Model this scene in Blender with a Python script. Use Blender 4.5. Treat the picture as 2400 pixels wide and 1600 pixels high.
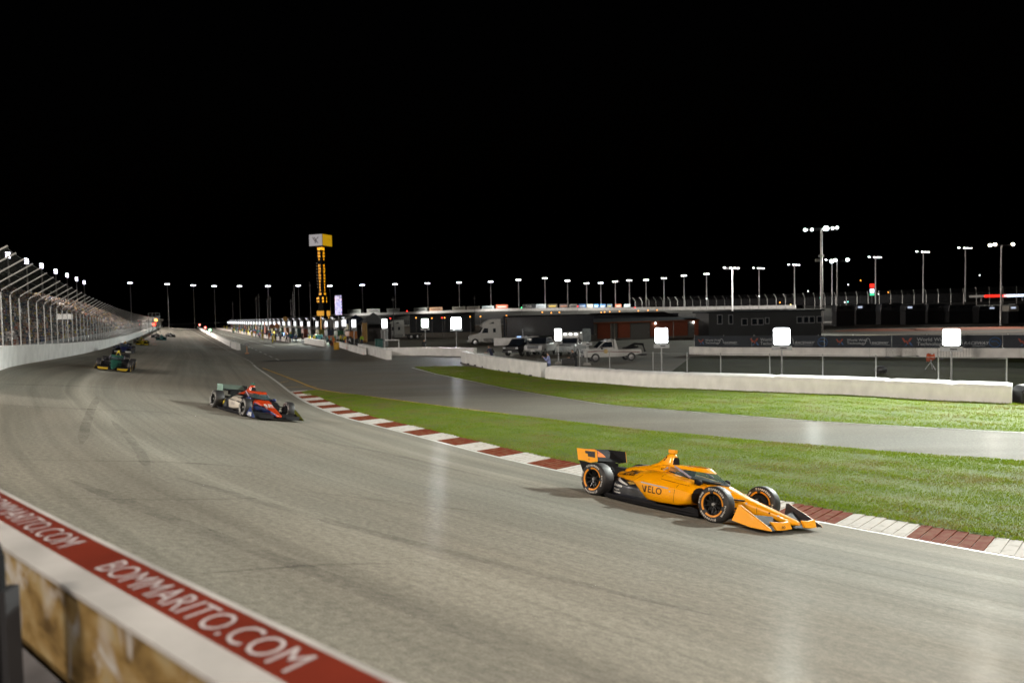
import bpy, bmesh, math, random
import numpy as np
from mathutils import Vector, Matrix
from mathutils.bvhtree import BVHTree
random.seed(7); rng = np.random.default_rng(7)
S = bpy.context.scene
for o in list(bpy.data.objects): bpy.data.objects.remove(o)
COL = S.collection

# ------------------------------------------------------------------ camera, night sky, exposure
F_PX, HOR, ROLL, CAMH = 1620.0, 737.0, math.radians(1.2), 4.5
PITCH = math.atan((800 - HOR) / F_PX)
cd = bpy.data.cameras.new('camera'); cam = bpy.data.objects.new('camera', cd); COL.objects.link(cam)
cd.sensor_width = 36; cd.lens = 36 * F_PX / 2400; cd.clip_start = 0.05; cd.clip_end = 4000
cam.matrix_world = Matrix.Translation((0, 0, CAMH)) @ Matrix.Rotation(math.pi/2 - PITCH, 4, 'X') @ Matrix.Rotation(-ROLL, 4, 'Z')
cd.dof.use_dof = True; cd.dof.focus_distance = 14.5; cd.dof.aperture_fstop = 1.05
S.camera = cam
W = bpy.data.worlds.new('World'); S.world = W; W.use_nodes = True
wn = W.node_tree.nodes; wl = W.node_tree.links
sky = wn.new('ShaderNodeTexSky'); sky.sky_type = 'NISHITA'; sky.sun_disc = False
sky.sun_elevation = math.radians(-4); sky.sun_rotation = math.radians(200)
wl.new(sky.outputs[0], wn['Background'].inputs[0]); wn['Background'].inputs[1].default_value = 0.012
S.view_settings.view_transform = 'Standard'; S.view_settings.look = 'None'
S.view_settings.exposure = 0.6; S.view_settings.gamma = 1.0
S.cycles.use_denoising = True
S.cycles.sample_clamp_indirect = 4.0; S.cycles.sample_clamp_direct = 0.0
S.cycles.max_bounces = 5; S.cycles.diffuse_bounces = 2; S.cycles.glossy_bounces = 3
S.cycles.transparent_max_bounces = 24; S.cycles.transmission_bounces = 4
S.cycles.caustics_reflective = False; S.cycles.caustics_refractive = False

def ray(px, py):                       # direction of a photo pixel (2400 x 1600) from the camera
    a, b = px - 1200, py - 800
    u = a*math.cos(ROLL) - b*math.sin(ROLL); w = a*math.sin(ROLL) + b*math.cos(ROLL)
    x, z = u/F_PX, -w/F_PX
    return Vector((x, math.cos(PITCH) + z*math.sin(PITCH), -math.sin(PITCH) + z*math.cos(PITCH)))
def G(px, py, z=0.0):
    r = ray(px, py); t = (z - CAMH)/r.z
    return Vector((0, 0, CAMH)) + r*t
def at(px, py, Y):
    r = ray(px, py)
    return Vector((0, 0, CAMH)) + r*(Y/r.y)

# ------------------------------------------------------------------ materials
MATS = {}
def pm(name, col, rough=0.6, metal=0.0, var=0.12, scale=6.0, bump=0.0, bscale=40.0, coat=0.0, spec=0.5, stretch=None):
    """painted / concrete / metal surface with noise-driven colour wear and fine relief"""
    if name in MATS: return MATS[name]
    m = bpy.data.materials.new(name); m.use_nodes = True; MATS[name] = m
    n, l = m.node_tree.nodes, m.node_tree.links
    b = n['Principled BSDF']; b.inputs['Roughness'].default_value = rough; b.inputs['Metallic'].default_value = metal
    b.inputs['Specular IOR Level'].default_value = spec
    if coat: b.inputs['Coat Weight'].default_value = coat; b.inputs['Coat Roughness'].default_value = 0.06
    tc = n.new('ShaderNodeTexCoord'); nz = n.new('ShaderNodeTexNoise'); nz.inputs['Scale'].default_value = scale
    nz.inputs['Detail'].default_value = 6
    src = tc.outputs['Object']
    if stretch:
        mp = n.new('ShaderNodeMapping'); mp.inputs['Scale'].default_value = stretch; l.new(src, mp.inputs[0]); src = mp.outputs[0]
    l.new(src, nz.inputs['Vector'])
    rp = n.new('ShaderNodeMapRange'); rp.inputs[1].default_value = .3; rp.inputs[2].default_value = .7
    rp.inputs[3].default_value = 1 - var; rp.inputs[4].default_value = 1 + var*.5
    l.new(nz.outputs[0], rp.inputs[0])
    mx = n.new('ShaderNodeVectorMath'); mx.operation = 'SCALE'; mx.inputs[0].default_value = col[:3]
    l.new(rp.outputs[0], mx.inputs['Scale']); l.new(mx.outputs[0], b.inputs['Base Color'])
    if bump:
        n2 = n.new('ShaderNodeTexNoise'); n2.inputs['Scale'].default_value = bscale; n2.inputs['Detail'].default_value = 4
        l.new(src, n2.inputs['Vector']); bp = n.new('ShaderNodeBump'); bp.inputs['Strength'].default_value = bump
        bp.inputs['Distance'].default_value = .02; l.new(n2.outputs[0], bp.inputs['Height']); l.new(bp.outputs[0], b.inputs['Normal'])
    return m
def em(name, col, strength, sample=False):
    if name in MATS: return MATS[name]
    m = bpy.data.materials.new(name); m.use_nodes = True; MATS[name] = m
    n, l = m.node_tree.nodes, m.node_tree.links
    b = n['Principled BSDF']; b.inputs['Base Color'].default_value = (.05, .05, .05, 1)
    b.inputs['Emission Color'].default_value = (*col, 1); b.inputs['Emission Strength'].default_value = strength
    if not sample: m.cycles.emission_sampling = 'NONE'
    return m
def veil(name, col, alpha, sx=0, sy=0):
    """wire mesh too fine to resolve: part of the light passes between the wires"""
    if name in MATS: return MATS[name]
    m = bpy.data.materials.new(name); m.use_nodes = True; MATS[name] = m
    n, l = m.node_tree.nodes, m.node_tree.links
    b = n['Principled BSDF']; b.inputs['Base Color'].default_value = (*col, 1); b.inputs['Roughness'].default_value = .5
    b.inputs['Metallic'].default_value = .4
    tc = n.new('ShaderNodeTexCoord'); nz = n.new('ShaderNodeTexNoise'); nz.inputs['Scale'].default_value = 1.7
    l.new(tc.outputs['Object'], nz.inputs['Vector']); rp = n.new('ShaderNodeMapRange')
    rp.inputs[3].default_value = alpha*.7; rp.inputs[4].default_value = alpha*1.3
    l.new(nz.outputs[0], rp.inputs[0]); l.new(rp.outputs[0], b.inputs['Alpha'])
    return m
def island(name, cols, rough=.8, trans=0.0):
    """one of several colours for each loose piece of a mesh"""
    if name in MATS: return MATS[name]
    m = bpy.data.materials.new(name); m.use_nodes = True; MATS[name] = m
    n, l = m.node_tree.nodes, m.node_tree.links
    b = n['Principled BSDF']; b.inputs['Roughness'].default_value = rough
    g = n.new('ShaderNodeNewGeometry'); r = n.new('ShaderNodeValToRGB'); e = r.color_ramp.elements
    r.color_ramp.interpolation = 'CONSTANT' if trans == 0 else 'LINEAR'
    while len(e) < len(cols): e.new(.5)
    for i, c in enumerate(cols):
        e[i].position = i/len(cols); e[i].color = (*c, 1)
    l.new(g.outputs['Random Per Island'], r.inputs[0]); l.new(r.outputs[0], b.inputs['Base Color'])
    return m

# ------------------------------------------------------------------ mesh builder
class MB:
    def __init__(self): self.v, self.f, self.mi = [], [], []
    def add(self, vs, fs, mi=0):
        o = len(self.v); self.v += [tuple(p) for p in vs]
        for f in fs: self.f.append(tuple(i + o for i in f)); self.mi.append(mi)
        return self
    def box(self, c, s, rz=0, mi=0, taper=1.0):
        x, y, z = s[0]/2, s[1]/2, s[2]/2; ca, sa = math.cos(rz), math.sin(rz); vs = []
        for k in (-1, 1):
            t = 1 if k < 0 else taper
            for i, j in ((-1, -1), (1, -1), (1, 1), (-1, 1)):
                a, b = i*x*t, j*y*t
                vs.append((c[0] + a*ca - b*sa, c[1] + a*sa + b*ca, c[2] + k*z))
        return self.add(vs, [(3, 2, 1, 0), (4, 5, 6, 7), (0, 1, 5, 4), (1, 2, 6, 5), (2, 3, 7, 6), (3, 0, 4, 7)], mi)
    def hexa(self, lo, hi, mi=0):      # two quads (4 points each)
        return self.add(list(lo) + list(hi), [(3, 2, 1, 0), (4, 5, 6, 7), (0, 1, 5, 4), (1, 2, 6, 5), (2, 3, 7, 6), (3, 0, 4, 7)], mi)
    def path(self, pts, r, n=8, mi=0, cap=True):
        pts = [Vector(p) for p in pts]; rr = r if isinstance(r, (list, tuple)) else [r]*len(pts); rings = []
        for i, p in enumerate(pts):
            d = (pts[min(i+1, len(pts)-1)] - pts[max(i-1, 0)]).normalized()
            a = d.cross(Vector((0, 0, 1)) if abs(d.z) < .95 else Vector((1, 0, 0))).normalized(); b = a.cross(d)
            rings.append([p + (a*math.cos(2*math.pi*k/n) + b*math.sin(2*math.pi*k/n))*rr[i] for k in range(n)])
        return self.loft(rings, mi=mi, cap=cap)
    def loft(self, rings, closed=True, cap=True, mi=0):
        n = len(rings[0]); vs = [p for r in rings for p in r]; fs = []
        for i in range(len(rings)-1):
            for k in range(n if closed else n-1):
                a, b = i*n + k, i*n + (k+1) % n
                fs.append((a, b, b+n, a+n))
        if cap and closed:
            fs.append(tuple(range(n-1, -1, -1))); fs.append(tuple((len(rings)-1)*n + k for k in range(n)))
        return self.add(vs, fs, mi)
    def lathe(self, prof, n=24, axis='y', c=(0, 0, 0), mi=0, cap=True, ring=False):
        rings = []
        if ring: prof = list(prof) + [prof[0]]; cap = False
        for r, h in prof:
            ring = []
            for k in range(n):
                a = 2*math.pi*k/n; p, q = r*math.cos(a), r*math.sin(a)
                v = {'y': (p, h, q), 'z': (p, q, h), 'x': (h, p, q)}[axis]
                ring.append((c[0]+v[0], c[1]+v[1], c[2]+v[2]))
            rings.append(ring)
        return self.loft(rings, mi=mi, cap=cap)
    def prism(self, pts, a, b, plane='xz', mi=0):
        def P(p, h): return {'xz': (p[0], h, p[1]), 'xy': (p[0], p[1], h), 'yz': (h, p[0], p[1])}[plane]
        n = len(pts); vs = [P(p, a) for p in pts] + [P(p, b) for p in pts]
        fs = [tuple(range(n)), tuple(range(2*n-1, n-1, -1))] + [(i, i+n, (i+1) % n + n, (i+1) % n) for i in range(n)]
        return self.add(vs, fs, mi)
    def ball(self, c, r, n=8, m=6, mi=0, sc=(1, 1, 1)):
        rings = []
        for i in range(m+1):
            t = math.pi*i/m; rr = max(math.sin(t), .02)*r
            rings.append([(c[0] + sc[0]*rr*math.cos(2*math.pi*k/n), c[1] + sc[1]*rr*math.sin(2*math.pi*k/n), c[2] - sc[2]*r*math.cos(t)) for k in range(n)])
        return self.loft(rings, mi=mi)
    def mesh(self, name, fix=True, smooth=None):
        me = bpy.data.meshes.new(name); me.from_pydata(self.v, [], self.f)
        if any(self.mi): me.polygons.foreach_set('material_index', self.mi)
        if fix:
            b = bmesh.new(); b.from_mesh(me); bmesh.ops.recalc_face_normals(b, faces=b.faces); b.to_mesh(me); b.free()
        if smooth is not None:
            me.polygons.foreach_set('use_smooth', [True]*len(me.polygons))
            me.set_sharp_from_angle(angle=math.radians(smooth))
        me.update(); return me

def link(name, data, mats=None, parent=None, loc=None, rot=None):
    o = bpy.data.objects.new(name, data); COL.objects.link(o)
    if mats is not None and data is not None:
        ms = mats if isinstance(mats, (list, tuple)) else [mats]
        if not data.materials:
            for m in ms: data.materials.append(m)
        else:
            for i, m in enumerate(ms):
                o.material_slots[i].link = 'OBJECT'; o.material_slots[i].material = m
    if parent: o.parent = parent
    if loc is not None: o.location = loc
    if rot is not None: o.rotation_euler = rot
    return o
def obj(name, mb, mats, parent=None, loc=None, rot=None, smooth=None, bevel=0):
    o = link(name, mb.mesh(name, smooth=smooth), mats, parent, loc, rot)
    if bevel:
        md = o.modifiers.new('bevel', 'BEVEL'); md.width = bevel; md.segments = 2; md.limit_method = 'ANGLE'
    return o
def tag(o, label, cat, group=None):
    o['label'] = label; o['category'] = cat
    if group: o['group'] = group
    return o
def thing(name, label, cat, loc=(0, 0, 0), rz=0, group=None):
    o = bpy.data.objects.new(name, None); COL.objects.link(o); o.location = loc; o.rotation_euler = (0, 0, rz)
    o.empty_display_size = .2
    return tag(o, label, cat, group)
def struct(name, mb, mats, smooth=None, **k):
    o = obj(name, mb, mats, smooth=smooth, **k); o['kind'] = 'structure'; return o
def stuff(o): o['kind'] = 'stuff'; return o
def dup(root, label=None, loc=None, rz=None, mats=None):
    """copy a thing with its parts and sub-parts; mats maps a part name to another material"""
    def cp(o, par, d):
        c = o.copy(); COL.objects.link(c); c.parent = par
        base = o.name.split('.')[0]
        if mats and base in mats and c.type == 'MESH':
            c.material_slots[0].link = 'OBJECT'; c.material_slots[0].material = mats[base]
        for ch in o.children: cp(ch, c, d+1)
        return c
    c = cp(root, None, 0)
    if label: c['label'] = label
    if loc is not None: c.location = loc
    if rz is not None: c.rotation_euler = (0, 0, rz)
    return c

_tx = {}
def text_data(s, size=1.0, shear=0.0, bold=0.0, align='CENTER', spacing=1.0, ext=0.0):
    """flat lettering as (verts, faces) in its own xy plane"""
    key = (s, size, shear, bold, align, spacing, ext)
    if key in _tx: return _tx[key]
    c = bpy.data.curves.new('t', 'FONT'); c.body = s; c.size = size; c.shear = shear; c.offset = bold; c.align_x = align
    c.align_y = 'CENTER'; c.space_character = spacing; c.resolution_u = 3; c.extrude = ext
    o = bpy.data.objects.new('t', c); COL.objects.link(o); bpy.context.view_layer.update()
    dg = bpy.context.evaluated_depsgraph_get(); me = o.evaluated_get(dg).to_mesh()
    vs = [tuple(v.co) for v in me.vertices]; fs = [tuple(p.vertices) for p in me.polygons]
    o.evaluated_get(dg).to_mesh_clear(); bpy.data.objects.remove(o); bpy.data.curves.remove(c)
    _tx[key] = (vs, fs); return _tx[key]
def letters(mb, s, size, org, ux, uy, mi=0, **k):
    vs, fs = text_data(s, size, **k); org, ux, uy = Vector(org), Vector(ux).normalized(), Vector(uy).normalized()
    return mb.add([org + ux*v[0] + uy*v[1] + ux.cross(uy)*v[2] for v in vs], fs, mi)
ORD = ['first', 'second', 'third', 'fourth', 'fifth', 'sixth', 'seventh', 'eighth', 'ninth', 'tenth', 'eleventh', 'twelfth',
       'thirteenth', 'fourteenth', 'fifteenth', 'sixteenth', 'seventeenth', 'eighteenth', 'nineteenth', 'twentieth']
ORD += ['twenty-' + o for o in ORD[:9]] + ['thirtieth'] + ['thirty-' + o for o in ORD[:9]] + ['fortieth']
ORD += ['forty-' + o for o in ORD[:9]]

# ------------------------------------------------------------------ the layout of the speedway
TH = math.radians(26.0)
U2 = np.array([-math.sin(TH), math.cos(TH)]); N2 = np.array([math.cos(TH), math.sin(TH)])
def straight(s, n): p = U2*s + N2*n; return (float(p[0]), float(p[1]))
def arc_end(s0, n, R, degs):           # the far turn, bending towards the infield
    c = U2*s0 + N2*(n + R); out = []
    for d in degs:
        a = math.radians(d); out.append(tuple(c + R*(-N2*math.cos(a) + U2*math.sin(a))))
    return out
def smooth_curve(pts, step, sig):
    p = np.array(pts, float); d = np.r_[0, np.cumsum(np.linalg.norm(np.diff(p, axis=0), axis=1))]
    s = np.arange(0, d[-1], step); q = np.c_[np.interp(s, d, p[:, 0]), np.interp(s, d, p[:, 1])]
    k = int(3*sig/step); w = np.exp(-.5*(np.arange(-k, k+1)*step/sig)**2); w /= w.sum()
    qq = np.vstack([q[0] + (q[0]-q[1])*np.arange(k, 0, -1)[:, None], q, q[-1] + (q[-1]-q[-2])*np.arange(1, k+1)[:, None]])
    return np.c_[np.convolve(qq[:, 0], w, 'valid'), np.convolve(qq[:, 1], w, 'valid')]
inner_pts = arc_end(540, 7.4, 140, range(80, 0, -10)) + [straight(s, 7.4) for s in (540, 400, 300, 200, 150, 120, 100, 80)] + [
    (-24.14, 65.31), (-21.31, 59.26), (-16.69, 49.3), (-13.3, 41.72), (-10.97, 36.89), (-8.66, 32.84), (-6.97, 30.21), (-5.32, 28.16),
    (-4.13, 26.63), (-2.82, 24.89), (-1.45, 23.0), (-.08, 21.2), (1.82, 19.05), (4.0, 16.85), (6.17, 14.68), (7.88, 13.03), (8.78, 12.2),
    (13, 8.7), (20, 3.8), (28, -.6), (38, -4.4), (50, -7.4), (64, -9)]
outer_pts = arc_end(540, -7.4, 155, range(80, 0, -10)) + [straight(s, -7.4) for s in (540, 400, 300, 200, 150, 120, 100, 80, 60)] + [
    (-26.2, 37.0), (-20.5, 26.5), (-14.2, 16.0), (-8.4, 9.05), (-3.55, 4.60), (-.35, 2.03), (3.5, -1.15), (12, -6), (24, -12), (40, -18), (56, -22)]
INN = smooth_curve(inner_pts, .5, 1.6); OUT = smooth_curve(outer_pts, .5, 2.0)
def zo_at(p):                           # height of the outer edge of the banking
    s = float(np.dot(p, U2))
    return float(np.interp(s, [-30, 40, 62, 73, 93, 135, 205, 500, 620, 700], [2.57, 2.5, 2.0, 1.8, 1.54, 1.3, 1.2, 1.2, 2.2, 2.6]))
def tangents(P): t = np.gradient(P, axis=0); return t/np.linalg.norm(t, axis=1)[:, None]
TIN, TOUT = tangents(INN), tangents(OUT)

# ground, track, pit apron
asph = bpy.data.materials.new('track_asphalt'); asph.use_nodes = True
def asphalt(m, base, streak, rough, uv=True, warm=(1, 1, 1), grain=.2, coat=.02):
    n, l = m.node_tree.nodes, m.node_tree.links; b = n['Principled BSDF']; b.inputs['Specular IOR Level'].default_value = .10; b.inputs['Coat Weight'].default_value = coat; b.inputs['Coat Roughness'].default_value = .21; b.inputs['Coat IOR'].default_value = 1.4
    tc = n.new('ShaderNodeTexCoord'); vec = tc.outputs['UV' if uv else 'Object']
    def noise(scale, sx, sy, det=5, dist=0.0, w=0):
        mp = n.new('ShaderNodeMapping'); mp.inputs['Scale'].default_value = (sx, sy, 1); mp.inputs['Location'].default_value = (w*7.3, w*3.1, 0)
        l.new(vec, mp.inputs[0]); z = n.new('ShaderNodeTexNoise'); z.inputs['Scale'].default_value = scale
        z.inputs['Detail'].default_value = det; z.inputs['Distortion'].default_value = dist; l.new(mp.outputs[0], z.inputs['Vector'])
        return z.outputs[0]
    def rng_(x, a, b2, c, d):
        r = n.new('ShaderNodeMapRange'); r.inputs[1].default_value = a; r.inputs[2].default_value = b2
        r.inputs[3].default_value = c; r.inputs[4].default_value = d; l.new(x, r.inputs[0]); return r.outputs[0]
    def mul(x, y):
        k = n.new('ShaderNodeMath'); k.operation = 'MULTIPLY'; l.new(x, k.inputs[0]); l.new(y, k.inputs[1]); return k.outputs[0]
    lane = rng_(noise(1, .006, .55, 4, .3), .35, .68, 1-streak, 1+streak*.35)       # worn racing lines
    scr = rng_(noise(1, .035, 2.6, 6, .6, 1), .42, .7, 1, 1-streak*.75)             # long rubber scuffs
    fine = rng_(noise(1, .12, 9.0, 4, .2, 2), .45, .75, 1, 1-streak*.35)
    blot = rng_(noise(1, .25, .3, 6, 0, 3), .3, .7, .9, 1.08)
    grn = rng_(noise(55, 1, 1, 3, 0, 4), .3, .7, 1-grain, 1+grain)
    g2 = rng_(noise(9, 1, 1, 5, 0, 5), .3, .7, .94, 1.06)
    mpv = n.new('ShaderNodeMapping'); mpv.inputs['Scale'].default_value = (1.3, 1.3, 1); l.new(vec, mpv.inputs[0]); vo = n.new('ShaderNodeTexVoronoi'); vo.inputs['Scale'].default_value = 1.0; l.new(mpv.outputs[0], vo.inputs['Vector'])
    speck = rng_(vo.outputs['Distance'], .012, .03, .45, 1)                       # scattered rubber crumbs
    mid = rng_(noise(14, 1, 1, 6, 0, 9), .35, .65, 1-grain*.8, 1+grain*.6)
    f = mul(mul(mul(mul(lane, scr), mul(fine, blot)), mul(grn, g2)), mul(speck, mid))
    hue = n.new('ShaderNodeMix'); hue.data_type = 'RGBA'
    hue.inputs[6].default_value = (base*1.08, base*.97, base*.79, 1); hue.inputs[7].default_value = (base*1.01, base*.99, base*.85, 1)
    l.new(rng_(noise(1, .08, .2, 3, 0, 6), .3, .7, 0, 1), hue.inputs[0])
    mx = n.new('ShaderNodeVectorMath'); mx.operation = 'SCALE'; l.new(hue.outputs[2], mx.inputs[0]); l.new(f, mx.inputs['Scale'])
    l.new(mx.outputs[0], b.inputs['Base Color'])
    l.new(rng_(noise(1, .1, 1.2, 4, 0, 7), .3, .7, rough-.06, rough+.08), b.inputs['Roughness'])
    bp = n.new('ShaderNodeBump'); bp.inputs['Strength'].default_value = .35; bp.inputs['Distance'].default_value = .004
    l.new(noise(70, 1, 1, 3, 0, 8), bp.inputs['Height']); l.new(bp.outputs[0], b.inputs['Normal'])
asphalt(asph, .275, .24, .80)
pit_m = bpy.data.materials.new('pit_asphalt'); pit_m.use_nodes = True; asphalt(pit_m, .16, .10, .80, uv=False, coat=.008)
# track as a lofted strip: across 15 columns, v = metres from the inner edge, u = metres along
def build_track():
    n = len(INN); NC = 15; vs, uvs = [], []; j = 0; s = 0
    rows = list(range(0, n, 2)); outs = []
    for i in rows:
        d = np.sum((OUT - INN[i])**2, axis=1); lo = max(0, j); k = lo + int(np.argmin(d[lo:lo+400])); j = k; outs.append(k)
    outs = np.array(outs, float); w = np.ones(21)/21
    outs = np.convolve(np.pad(outs, 10, mode='edge'), w, 'valid').astype(int)
    for r, i in enumerate(rows):
        if r: s += np.linalg.norm(INN[i] - INN[rows[r-1]])
        a, b = INN[i], OUT[outs[r]]; zo = zo_at(b); wd = np.linalg.norm(b-a)
        for c in range(NC):
            t = c/(NC-1); p = a + (b-a)*t; vs.append((p[0], p[1], zo*t)); uvs.append((s, wd*t))
    fs = []
    for r in range(len(rows)-1):
        for c in range(NC-1):
            q = r*NC + c; fs.append((q, q+1, q+NC+1, q+NC))
    me = bpy.data.meshes.new('race_track'); me.from_pydata(vs, [], fs)
    ul = me.uv_layers.new(name='UVMap'); li = np.zeros(len(me.loops), int); me.loops.foreach_get('vertex_index', li)
    ul.data.foreach_set('uv', np.array(uvs)[li].ravel()); me.polygons.foreach_set('use_smooth', [True]*len(fs)); me.update()
    if me.polygons[0].normal.z < 0: me.flip_normals()
    o = link('race_track', me, asph); o['kind'] = 'structure'
    return o, BVHTree.FromPolygons([Vector(v) for v in vs], fs)
track, TB = build_track()
def ztrack(x, y):
    h = TB.ray_cast(Vector((x, y, 50)), Vector((0, 0, -1)))
    return (h[0].z, h[1]) if h[0] is not None else (0.0, Vector((0, 0, 1)))
dirt = pm('infield_ground', (.06, .056, .048), .95, var=.35, scale=.08, bump=.3, bscale=3, spec=.08)
g = MB(); g.add([(-1500, -300, -.03), (1500, -300, -.03), (1500, 2200, -.03), (-1500, 2200, -.03)], [(0, 1, 2, 3)]); struct('ground', g, dirt)
# pit apron and service road asphalt, 4 mm steps
def sheet(name, pts, z, m):
    b = MB(); b.add([(p[0], p[1], z) for p in pts], [tuple(range(len(pts)))]); o = struct(name, b, m)
    if o.data.polygons[0].normal.z < 0: o.data.flip_normals()
    return o
pl = [tuple(INN[i]) for i in range(0, len(INN), 6) if 20 < INN[i][1] < 520]
sheet('pit_lane', pl + [(2, 20), (24, 18), (50, 2), (70, 5), (60, 70), (40, 135), (-20, 330), (-120, 560)], -.012, pit_m)
# ------------------------------------------------------------------ painted lines, kerb, grass
def left_of(T): return np.c_[-T[:, 1], T[:, 0]]
LIN = left_of(TIN)
CUM = np.r_[0, np.cumsum(np.linalg.norm(np.diff(INN, axis=0), axis=1))]
def on_edge(s, d=0.0):                 # point at arc length s along the inner edge, d metres towards the infield
    x = np.interp(s, CUM, INN[:, 0]); y = np.interp(s, CUM, INN[:, 1])
    nx = np.interp(s, CUM, LIN[:, 0]); ny = np.interp(s, CUM, LIN[:, 1])
    return np.array([x + nx*d, y + ny*d])
def s_near(p): return CUM[int(np.argmin(np.sum((INN - np.array(p))**2, axis=1)))]
white_line = pm('white_road_paint', (.62, .62, .58), .5, var=.25, scale=4, bump=.1)
yellow_line = pm('yellow_road_paint', (.55, .33, .035), .5, var=.25, scale=4)
dark_strip_m = pm('dark_strip', (.015, .015, .016), .5, var=.2)
def strip_on_track(name, s0, s1, d0, d1, m, lift=.005, step=1.0):
    b = MB(); L, R = [], []
    for s in np.arange(s0, s1, step):
        for d, lst in ((d0, L), (d1, R)):
            p = on_edge(s, d); z = ztrack(*p)[0] if d < -.01 else 0; lst.append((p[0], p[1], max(z, 0) + lift))
    n = len(L); b.add(L + R, [(i, i+1, i+1+n, i+n) for i in range(n-1)])
    o = struct(name, b, m)
    if o.data.polygons[0].normal.z < 0: o.data.flip_normals()
    return o
def poly_strip(name, pts, w, z, m, dash=None):
    P = smooth_curve(pts, .5, 1.0); T = tangents(P); L = left_of(T); b = MB()
    for i in range(len(P)-1):
        if dash and (i*.5) % dash > dash*.45: continue
        a, c = P[i], P[i+1]; b.add([(*(a - L[i]*w/2), z), (*(c - L[i+1]*w/2), z), (*(c + L[i+1]*w/2), z), (*(a + L[i]*w/2), z)], [(0, 1, 2, 3)])
    o = struct(name, b, m)
    if o.data.polygons[0].normal.z < 0: o.data.flip_normals()
    return o
S_K0 = s_near((-13.6, 42.4)); S_END = s_near((38, -4.4))
strip_on_track('edge_line', s_near((-26, 69.5)), S_END, -.22, -.02, white_line)
for k in range(4): strip_on_track('edge_line_dash', s_near((-26, 69.5)) - 3.2*(k+1), s_near((-26, 69.5)) - 3.2*(k+1) + 1.4, -.2, -.02, white_line, step=.4)
strip_on_track('pit_wall_line', s_near(straight(520, 7.4)), s_near(straight(112, 7.4)), -.35, -.2, white_line, step=4)
YEL = [(-23.4, 64.6), (-16.2, 51.13), (-12.6, 44.2), (-10.4, 41.6), (-8.16, 39.4), (-5.27, 36.3), (-2.02, 32.95), (-.09, 31.1)]
poly_strip('yellow_line', YEL, .16, -.006, yellow_line)
poly_strip('yellow_line', [G(655, 896)[:2], G(672, 893)[:2], G(690, 892)[:2]], .14, -.005, yellow_line)
poly_strip('yellow_line', [G(671, 907)[:2], G(700, 904)[:2], G(745, 905.5)[:2]], .14, -.005, yellow_line)
ROADFAR = [(-8.92, 61.14), (-5.97, 53.88), (-2.88, 47.55), (-.07, 41.43), (4.68, 33.51), (12.42, 27.23), (17.88, 24.07), (26, 20.5), (40, 16)]
poly_strip('service_road_line', ROADFAR, .14, -.006, white_line)
poly_strip('pit_box_line', [straight(s, 14.6) for s in (118, 150, 220, 320)], .14, -.007, white_line)
poly_strip('pit_dash_line', [straight(s, 10.6 + (s-96)*.02) for s in (80, 100, 130, 180)], .13, -.007, white_line, dash=7)
d0, d1 = G(610, 847), G(800, 843)
sheet('dark_ground_strip', [d0[:2], d1[:2], (d1.x, d1.y + 2.2), (d0.x, d0.y + 2.0)], -.008, dark_strip_m)  # flat near-black strip laid across the apron

# kerb: alternating red and white blocks, each cast as six saw teeth
def worn(name, paint, under, amount):
    m = bpy.data.materials.new(name); m.use_nodes = True; n, l = m.node_tree.nodes, m.node_tree.links; b = n['Principled BSDF']
    b.inputs['Roughness'].default_value = .85; b.inputs['Specular IOR Level'].default_value = .1
    tc = n.new('ShaderNodeTexCoord'); z = n.new('ShaderNodeTexNoise'); z.inputs['Scale'].default_value = 5; z.inputs['Detail'].default_value = 8
    l.new(tc.outputs['Object'], z.inputs['Vector']); r = n.new('ShaderNodeMapRange'); r.inputs[1].default_value = .62 - amount*.4; r.inputs[2].default_value = .78
    l.new(z.outputs[0], r.inputs[0]); x = n.new('ShaderNodeMix'); x.data_type = 'RGBA'; l.new(r.outputs[0], x.inputs[0])
    x.inputs[6].default_value = (*paint, 1); x.inputs[7].default_value = (*under, 1); l.new(x.outputs[2], b.inputs['Base Color']); return m
red_k = worn('red_kerb_paint', (.17, .032, .012), (.22, .11, .06), .5); white_k = worn('white_kerb_paint', (.58, .56, .53), (.36, .34, .30), .22)
kb = MB(); base_pts = np.arange(S_K0 - .6, S_END, .65)
for a, c in zip(base_pts[:-1], base_pts[1:]):
    q = [on_edge(a, 0.0), on_edge(c, 0.0), on_edge(c, 1.02), on_edge(a, 1.02)]
    kb.add([(*p, -.002) for p in q], [(0, 1, 2, 3)])
kerb = struct('kerb', kb, white_k)
nb = 34
for i in range(nb):
    s0 = S_K0 + i*1.3; b = MB()
    far = .4 + .6*min(1, (i+1)/3)
    for k in range(6):
        a, c = s0 + k*.2125 + .008, s0 + (k+1)*.2125 - .004; jit = random.uniform(-.006, .006); w1 = 1.0*far + random.uniform(-.03, .03)
        A0, A1, B0, B1 = on_edge(a, .03), on_edge(a + .05, w1), on_edge(c, .03), on_edge(c + .05, w1)
        hi = .030 + jit
        b.add([(*A0, .004), (*A1, .010), (*B1, hi), (*B0, .012), (*A0, -.02), (*A1, -.02), (*B1, -.02), (*B0, -.02)],
              [(0, 1, 2, 3), (3, 2, 6, 7), (1, 5, 6, 2), (0, 3, 7, 4), (0, 4, 5, 1)])
    obj('kerb_block', b, red_k if i % 2 == 0 else white_k, kerb)

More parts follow.
